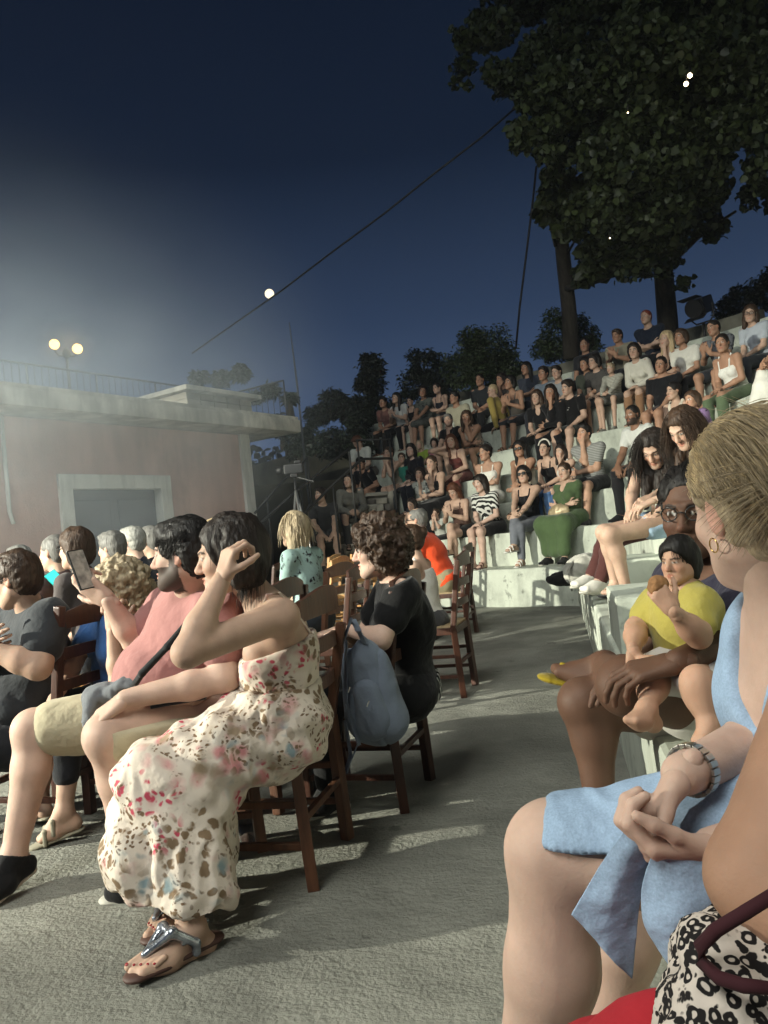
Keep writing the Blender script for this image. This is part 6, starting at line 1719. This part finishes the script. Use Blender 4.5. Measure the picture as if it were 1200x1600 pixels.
for x, y, d_, r in spots:
    c_ = P(x, y, d_); rr = r / FPX * d_
    m_ = max(3, int(r / 14))
    for i in range(m_):
        v = rg.normal(size=3); v /= np.linalg.norm(v); cs.append(c_ + v * rr * rg.uniform(.3, .85)); rs.append(rr * rg.uniform(.28, .5))
pts = clump_points(cs, rs, 70000, 3)
leaves('crown', pts, None, M_LEAF, tr, .098, 4, True, og)
base = P(1043, 560, 13.6); base[2] = zT - .3
b = MB(); b.tube([base, P(1043, 500, 13.6), P(1037, 430, 13.4), P(1030, 340, 13.0), P(1010, 220, 12.6), P(980, 60, 12.5)], [.20, .175, .16, .15, .12, .06], 10); b.build('trunk', M_BARK, tr, True)
for pl_ in ([(1032, 360, 13.1, .1), (1100, 270, 12.6, .07), (1160, 200, 12, .03)], [(1020, 280, 12.8, .1), (940, 200, 12.4, .07), (850, 120, 12.6, .03)], [(1036, 420, 13.4, .08), (1090, 370, 12.8, .05), (1150, 330, 12.2, .02)], [(1012, 230, 12.6, .08), (1080, 120, 12, .05), (1120, 20, 11.6, .02)]):
    b = MB(); b.tube([P(*q[:3]) for q in pl_], [q[3] for q in pl_], 7); b.build('branch', M_BARK, tr, True)
t2 = wthing('broadleaf_tree', 'leaning dark tree trunk with stub branch left of the big crown', 'tree', tuple(P(888, 490, 13.8)))
og2 = np.array(t2.location)
b = MB(); b.tube([P(893, 560, 13.8), P(889, 480, 13.8), P(882, 420, 13.6), P(874, 340, 13.3), P(866, 280, 12.9), P(860, 180, 12.6)], [.15, .135, .13, .12, .10, .06], 9); b.build('trunk', M_BARK, t2, True)
for pl_ in ([(880, 452, 13.7, .05), (905, 446, 13.3, .06), (940, 436, 13, .055), (972, 424, 12.8, .04), (1000, 405, 12.6, .02)], [(868, 385, 13.4, .03), (860, 350, 13.2, .03), (856, 310, 13, .02)], [(884, 400, 13.5, .03), (896, 380, 13.3, .02), (905, 350, 13, .012)]):
    b = MB(); b.tube([P(*q[:3]) for q in pl_], [q[3] for q in pl_], 7); b.build('branch', M_BARK, t2, True)
pts = clump_points([P(915, 425, 13), P(950, 412, 12.9), P(930, 385, 12.8), P(880, 300, 12.4), P(850, 330, 12.8), P(890, 350, 12.6)], [.20, .24, .26, .34, .16, .25], 1300, 13)
leaves('crown', pts, None, M_LEAF, t2, .15, 14, True, og2)

def bush(name, lab, cat, blobs, n, m, size, seed, heart=False, stem=None):
    c0 = P(*blobs[0][:3]); o = wthing(name, lab, cat, tuple(c0)); cs, rs = [], []
    rg = np.random.default_rng(seed)
    for x, y, d_, r in blobs:
        c_ = P(x, y, d_); rr = r / FPX * d_
        cs.append(c_); rs.append(rr * .92)
        for i in range(7):
            v = rg.normal(size=3); v /= np.linalg.norm(v); cs.append(c_ + v * rr * .75); rs.append(rr * rg.uniform(.22, .42))
    leaves('crown', clump_points(cs, rs, n, seed, .35), None, m, o, size, seed, heart, c0)
    x, y, d_, r = blobs[-1]
    q = P(x, y, d_); b = MB(); b.tube([(q[0], q[1], min(q[2] - .3, zT) - .2), q], [.09, .04], 6); b.build('stem', M_BARK, o)
    return o
bush('round_bush', 'large rounded clipped bush above the middle of the steps', 'bush', [(758, 552, 15.5, 54), (730, 575, 15.4, 40), (790, 578, 15.4, 36)], 13000, M_BUSH, .085, 21)
bush('round_bush', 'rounded bush at the foot of the leaning trunk', 'bush', [(876, 528, 14.8, 50), (905, 545, 14.6, 38), (850, 545, 14.8, 24), (925, 520, 14.6, 16)], 7000, M_BUSH, .08, 22)
bush('dark_bush', 'dark loose bush between the cypress and the round bush', 'bush', [(668, 570, 17, 34), (650, 600, 17, 34), (695, 598, 16.5, 30)], 5500, M_DARKL, .10, 23)
bush('cypress', 'dark narrow cypress left of the steps', 'tree', [(580, 570, 18, 22), (580, 600, 18, 26), (584, 640, 18, 27)], 6000, M_DARKL, .11, 24)
bush('dark_bush', 'low dark shrubs beyond the roof corner', 'bush', [(520, 628, 18, 26), (548, 640, 18, 24), (495, 648, 17.5, 22), (560, 660, 17, 24), (620, 640, 17, 26)], 7000, M_DARKL, .12, 25)
bush('dark_bush', 'dark shrubs on the bank above the stone stairs', 'bush', [(520, 690, 16, 30), (470, 690, 16.5, 28), (560, 700, 16, 24), (440, 668, 17, 24)], 6000, M_DARKL, .12, 26)
bush('olive_tree', 'low leafy tree behind the wall at far right', 'tree', [(1160, 470, 17, 30), (1200, 450, 17, 36), (1130, 480, 16.5, 18), (1240, 450, 17, 40)], 6000, M_BUSH, .12, 27)
bush('terrace_plant', 'spiky potted plant behind the roof railing', 'plant', [(375, 582, 12.2, 15), (345, 588, 12.4, 14), (310, 590, 12.6, 12)], 1500, M_DARKL, .12, 28)
bush('terrace_plant', 'thin plant at the corner of the roof terrace', 'plant', [(425, 610, 12.5, 14), (400, 618, 12.4, 12), (452, 622, 12.5, 12)], 1200, M_DARKL, .10, 29)
# far wooded rise behind everything
pts = np.concatenate([clump_points([P(x, 765 + 10 * math.sin(x), 60) for x in range(-200, 1400, 60)], [4.0] * 27, 16000, 31, .2)])
o = leaves('far_woods', pts, None, M_DARKL, None, .5, 32, True); tag(o, kind='stuff')
bank = prism('bank', [tuple(P(x, y, d_)[:2]) for x, y, d_ in ((400, 800, 14.5), (640, 800, 15.5), (640, 800, 30), (200, 800, 30), (300, 800, 16))], -0.1, 2.3, M_GROUND); tag(bank, kind='structure')

# ================================================================== STONE STAIRS, RAILINGS, TRIPOD (dark corner left of the steps)
ss = bpy.data.objects.new('stone_stairs', None); COL.objects.link(ss); tag(ss, 'rough rubble stone stairs climbing between the building and the steps', 'stairs')
def rot_box(name, c, d_, rz, m, parent, bev=.015, rx=0, jit=0):
    b = MB(); R = Matrix.Rotation(rz, 3, 'Z') @ Matrix.Rotation(rx, 3, 'X'); b.box((0, 0, 0), d_, R, bev); o = b.build(name, m, parent); o.location = c; return o
rg = random.Random(3)
dirx = np.array([math.cos(.05), math.sin(.05)])
M_RUB = [M_STONE, mat('rubble_pale', (.30, .285, .24), .9, bump=.7, bscale=12, var=.3, vscale=6), mat('rubble_dark', (.12, .11, .095), .9, bump=.7, bscale=12, var=.3, vscale=6)]
gm = {}
stair_pts = [(452, 905, 11.6), (486, 885, 11.9), (510, 850, 12.2), (535, 815, 12.5), (560, 790, 12.8)]
for i in range(9):
    q = P(452 + 15 * i, 900, 11.4 + .16 * i); zt = .22 + .20 * i
    rot_box('stair_core', (q[0] + .30, q[1] + .6, zt / 2 - .05), (.34, 1.1, zt), .05, M_MORTAR, ss)
    rot_box('tread', (q[0] + .29, q[1] + .58, zt - .02), (.38, 1.2, .06), .05, M_RUB[1], ss)
    z = .0
    while z < zt - .1:
        x = -.15
        while x < .14:
            w_ = rg.uniform(.10, .2); h = rg.uniform(.09, .15)
            rot_box('stone', (q[0] + .30 + x + w_ / 2, q[1] + .03, z + h / 2), (w_ * .92, rg.uniform(.06, .12), h * .92), .05 + rg.uniform(-.08, .08), M_RUB[rg.randrange(3)], ss, .022)
            x += w_
        z += .125
# retaining wall of stones behind (towards the bank)
# iron railings
def handrail(lab, pts, posts, r=.022, mid_=True, th=.018):
    o = wthing('handrail', lab, 'railing', tuple(pts[0]))
    b = MB(); b.tube(pts, r, 7); b.build('rail', M_IRON, o, True)
    for i, (p0, p1) in enumerate(posts): b = MB(); b.tube([p0, p1], th, 6); b.build('post', M_IRON, o, True)
    return o
def vert(px, py, d_, L): p = P(px, py, d_); return (p, p - np.array([0, 0, L]))
handrail('long sloping iron handrail rising to the right in front of the stone stairs', [P(409, 815, 10.6), P(470, 762, 11.0), P(545, 702, 11.4)], [vert(409, 815, 10.6, .9), vert(470, 762, 11.0, 1.0), vert(545, 702, 11.4, 1.2)])
handrail('lower sloping iron handrail ending in a bend beside the tripod', [P(452, 822, 10.9), P(478, 800, 11), P(520, 758, 11.3), P(560, 722, 11.6), P(570, 717, 11.8), P(612, 716, 12.2)], [vert(478, 800, 11, .9), vert(520, 758, 11.3, 1.0), vert(612, 716, 12.2, .8)])
handrail('steeper iron handrail against the building corner', [P(398, 802, 11.0), P(438, 756, 11.4), P(480, 716, 11.9)], [vert(417, 775, 11.2, 1.0), vert(480, 716, 11.9, 1.0)], .018)
handrail('dark iron guard rail in front of the man in white tee', [P(556, 688, 13.2), P(610, 686, 13.4), P(612, 688, 13.4)], [vert(558, 688, 13.2, .85), vert(608, 687, 13.4, .85)], .016)
# tripod with camera
tp = wthing('camera_tripod', 'video camera on a silver legged tripod by the stone stairs', 'tripod', tuple(P(462, 800, 10.4)))
M_ALU = mat('aluminium', (.55, .55, .54), .35, var=.1, metal=.8); M_BLKP = mat('black_plastic', (.012, .012, .013), .45, var=0)
hub = P(462, 765, 10.4)
for dx, dy in ((-.28, -.1), (.12, -.30), (.25, .25)):
    f_ = np.array([hub[0] + dx, hub[1] + dy, 0.0]); b = MB(); b.tube([hub, lerp(hub, f_, .5), f_], [.016, .015, .010], 8); l = b.build('leg', M_ALU, tp, True)
    b = MB(); b.ball(lerp(hub, f_, .5), .021, 8); b.build('leg_lock', M_BLKP, tp)
b = MB(); b.tube([hub - [0, 0, .12], hub + [0, 0, .16]], .018, 8); b.build('centre_column', M_BLKP, tp, True)
b = MB(); b.box(hub + [0, 0, .19], (.10, .10, .05), None, .01); b.beam(hub + [0, 0, .18], hub + [.26, -.05, .08], .018, .018, .004); b.build('pan_head', M_BLKP, tp)
b = MB(); b.box(hub + [0, 0, .28], (.26, .11, .13), None, .02); b.tube([hub + [-.12, 0, .28], hub + [-.24, 0, .28]], [.05, .058], 12); b.box(hub + [.06, 0, .37], (.09, .05, .04), None, .01); b.build('video_camera', M_BLKP, tp)

# ================================================================== LAMPS, CABLES, MOON, STAGE SPOT
ml = wthing('street_lamp', 'distant street lamp with two glowing globes beyond the roof', 'lamp', tuple(P(104, 610, 30)))
M_GLOBE = mat('sodium_globe', (1, .8, .5), .4, var=0, emit=(1.0, .58, .16), estr=6.0)
for x, y in ((85, 538), (121, 545)): b = MB(); b.ball(P(x, y, 30), .19, 16); b.build('globe', M_GLOBE, ml)
b = MB(); b.tube([P(85, 547, 30), P(92, 556, 30), P(104, 556, 30), P(116, 556, 30), P(121, 553, 30)], .035, 6); b.build('arm', M_IRON, ml, True)
b = MB(); b.ball(P(104, 552, 30), (.16, .16, .22), 10); b.build('finial', M_IRON, ml)
q = P(104, 556, 30); b = MB(); b.tube([q, (q[0], q[1], 0)], [.05, .08], 8); b.build('pole', M_IRON, ml, True)
mo = wthing('moon', 'bright full moon low in the sky beside the cable', 'moon', tuple(P(421, 459, 900)))
b = MB(); b.ball(P(421, 459, 900), 5.4, 24); b.build('disc', mat('moon_surface', (.9, .85, .7), .9, var=0, emit=(1.0, .84, .55), estr=1.7), mo)
q0, q1 = P(452, 504, 14), P(464, 600, 14); fp = wthing('slim_pole', 'slim pale pole rising below the moon behind the roof corner', 'pole', tuple(q1))
b = MB(); b.tube([q1 - [0, 0, 3.9], q1, q0], [.022, .020, .008], 7); b.build('pole', mat('pale_metal', (.12, .13, .15), .6, var=0), fp, True)
M_CAB = mat('black_cable', (.012, .012, .014), .6, var=0)
def cable(lab, pts, r):
    P_ = [P(*q) for q in pts]; o = wthing('cable', lab, 'cable', tuple(P_[0])); o2 = MB(); o2.tube(P_, r, 6); o2.build('wire', M_CAB, o, True); return o
cable('long black overhead cable sloping from the tree down to the left', [(850, 130, 12), (752, 215, 12.2), (680, 270, 12.4), (600, 334, 12.7), (520, 393, 13), (440, 454, 13.3), (380, 496, 13.6), (300, 552, 14)], .016)
cable('thin black cable hanging steeply beside the tree crown', [(838, 260, 12.6), (833, 310, 12.6), (822, 400, 12.8), (812, 480, 13), (806, 545, 13.2)], .018)
for x, y, d_, lab in ((1078, 118, 12.2, 'upper of two small warm lights glowing in the tree crown'), (1072, 131, 12.2, 'lower of two small warm lights glowing in the tree crown'), (981, 176, 12, 'tiny pale light inside the tree crown'), (953, 372, 12.6, 'small warm lantern light low in the tree foliage')):
    o = wthing('tree_light', lab, 'light', tuple(P(x, y, d_ - 2.2))); b = MB(); b.ball(P(x, y, d_ - 2.2), (.030 if y < 140 else .009), 10); b.build('bulb', mat('warm_bulb', (1, .85, .55), .4, var=0, emit=(1, .80, .48), estr=12.0), o)
    b = MB(); b.tube([P(x, y - 4, d_ - 2.2), P(x, y - 14, d_ - 2.1)], .008, 5); b.build('flex', M_CAB, o)
# big black stage spot on the parapet
q = P(1096, 478, 12.2); sp = wthing('stage_spotlight', 'black stage spotlight on a yoke on top of the parapet wall', 'spotlight', tuple(q))
ax_ = nrm(np.array([-.75, -.5, -.28])); sd_ = nrm(np.cross(ax_, [0, 0, 1])); u_ = np.cross(sd_, ax_)
R = Matrix((Vector(sd_), Vector(ax_), Vector(u_))).transposed()
b = MB(); b.box(q, (.26, .30, .26), R, .03); b.tube([q + ax_ * .14, q + ax_ * .24], [.12, .15], 16); b.build('housing', M_BLKP, sp)
b = MB(); b.box(q + ax_ * .26 + u_ * .17, (.34, .16, .012), R @ Matrix.Rotation(.35, 3, 'X'), .002); b.box(q + ax_ * .26 - u_ * .15, (.34, .12, .012), R @ Matrix.Rotation(-.35, 3, 'X'), .002); b.build('barn_door_or_flag', M_BLKP, sp)
b = MB(); b.tube([q + sd_ * .19, q + sd_ * .19 - [0, 0, .20], q + sd_ * .12 - [0, 0, .27], q - sd_ * .12 - [0, 0, .27], q - sd_ * .19 - [0, 0, .20], q - sd_ * .19], .014, 8); b.build('yoke', M_IRON, sp, True)
b = MB(); b.tube([q - [0, 0, .27], q - [0, 0, .60]], .022, 8); b.build('stand', M_IRON, sp, True)

# ================================================================== small things by the aisle
bg_ = gp(905, 905, .50); bgt = wthing('handbag', 'grey cloth bag standing on the lowest step by the aisle', 'bag', tuple(P(912, 888, 5.55)))
F = Field(); c_ = P(912, 888, 5.45); F.ell(c_, (.13, .10, .10), None, .02); F.ell(c_ + [.03, 0, .05], (.09, .08, .05), None, .03); F.ell(c_ - [.08, 0, .04], (.06, .07, .06), None, .03)
cloth_obj('bag', F, .009, cloth_mat('#a8a69c'), bgt, np.array(bgt.location), .012, None, (16, 16, 16), 5)
b = MB(); b.tube([c_ + [-.08, -.05, .06], c_ + [-.14, -.12, .0], c_ + [-.13, -.13, -.14]], .008, 6); b.build('strap', cloth_mat('#8b897f'), bgt, True)
bg2 = wthing('handbag', 'small black bag lying on the platform left of the grey bag', 'bag', tuple(P(880, 888, 6.3)))
F = Field(); c_ = P(880, 884, 6.6); c_[2] = .56; F.ell(c_, (.15, .09, .06), None, .02); F.ell(c_ + [.09, 0, .03], (.07, .06, .05), None, .02)
cloth_obj('bag', F, .010, cloth_mat('#151517'), bg2, np.array(bg2.location), .010, None, (16, 16, 16), 6)

# ================================================================== THE AIR: thin stage smoke and night haze
b = MB(); b.box((2, 30, 7.5), (90, 100, 17.0)); 
hz = bpy.data.materials.new('haze'); hz.use_nodes = True; nt = hz.node_tree
for n_ in list(nt.nodes):
    if n_.type != 'OUTPUT_MATERIAL': nt.nodes.remove(n_)
pv = nt.nodes.new('ShaderNodeVolumePrincipled'); pv.inputs['Density'].default_value = 0.0009; pv.inputs['Color'].default_value = (.86, .90, 1.0, 1); pv.inputs['Anisotropy'].default_value = 0.25
nt.links.new(pv.outputs[0], [n_ for n_ in nt.nodes if n_.type == 'OUTPUT_MATERIAL'][0].inputs['Volume'])
o = b.build('haze', hz); tag(o, kind='stuff')

def smoke(name, c, r, dens, seed, rz=0):
    t = MB(); t.ball((0, 0, 0), (1, 1, 1), 32)
    m = bpy.data.materials.new(name); m.use_nodes = True; nt = m.node_tree
    for n_ in list(nt.nodes):
        if n_.type != 'OUTPUT_MATERIAL': nt.nodes.remove(n_)
    pv = nt.nodes.new('ShaderNodeVolumePrincipled'); pv.inputs['Color'].default_value = (.82, .92, 1.0, 1); pv.inputs['Anisotropy'].default_value = 0.1
    tc = nt.nodes.new('ShaderNodeTexCoord'); ln = _n(nt, 'VectorMath', operation='LENGTH'); nt.links.new(tc.outputs['Object'], ln.inputs[0])
    mr = _n(nt, 'MapRange', interpolation_type='SMOOTHSTEP'); mr.inputs[1].default_value = .15; mr.inputs[2].default_value = 1.0; mr.inputs[3].default_value = 1; mr.inputs[4].default_value = 0
    nt.links.new(ln.outputs['Value'], mr.inputs[0])
    nz = _n(nt, 'TexNoise'); nz.inputs['Scale'].default_value = 2.2; nz.inputs['Detail'].default_value = 3; nt.links.new(tc.outputs['Object'], nz.inputs[0])
    m2 = _n(nt, 'MapRange'); m2.inputs[1].default_value = .35; m2.inputs[2].default_value = .7; m2.inputs[3].default_value = .25; nt.links.new(nz.outputs[0], m2.inputs[0])
    mu = _n(nt, 'Math', operation='MULTIPLY'); nt.links.new(mr.outputs[0], mu.inputs[0]); nt.links.new(m2.outputs[0], mu.inputs[1])
    mv = _n(nt, 'Math', operation='MULTIPLY'); mv.inputs[1].default_value = dens; nt.links.new(mu.outputs[0], mv.inputs[0]); nt.links.new(mv.outputs[0], pv.inputs['Density'])
    nt.links.new(pv.outputs[0], [n_ for n_ in nt.nodes if n_.type == 'OUTPUT_MATERIAL'][0].inputs['Volume'])
    o = t.build(name, m, None, True); o.location = c; o.scale = r; o.rotation_euler = (0, 0, rz)
    return o
o = smoke('stage_smoke', P(-60, 690, 8.5), (4.3, 6.0, 2.6), .21, 1, 0.5)
tag(o, 'pale stage smoke drifting from the left across the pink building', 'smoke', kind='stuff')

o = smoke('lamp_halo', P(103, 542, 30), (1.6, 1.2, 1.4), .5, 3)  # added volume that imitates the bloom around the globes
tag(o, 'added halo volume standing in for the glow around the two street lamp globes', 'halo', kind='stuff')
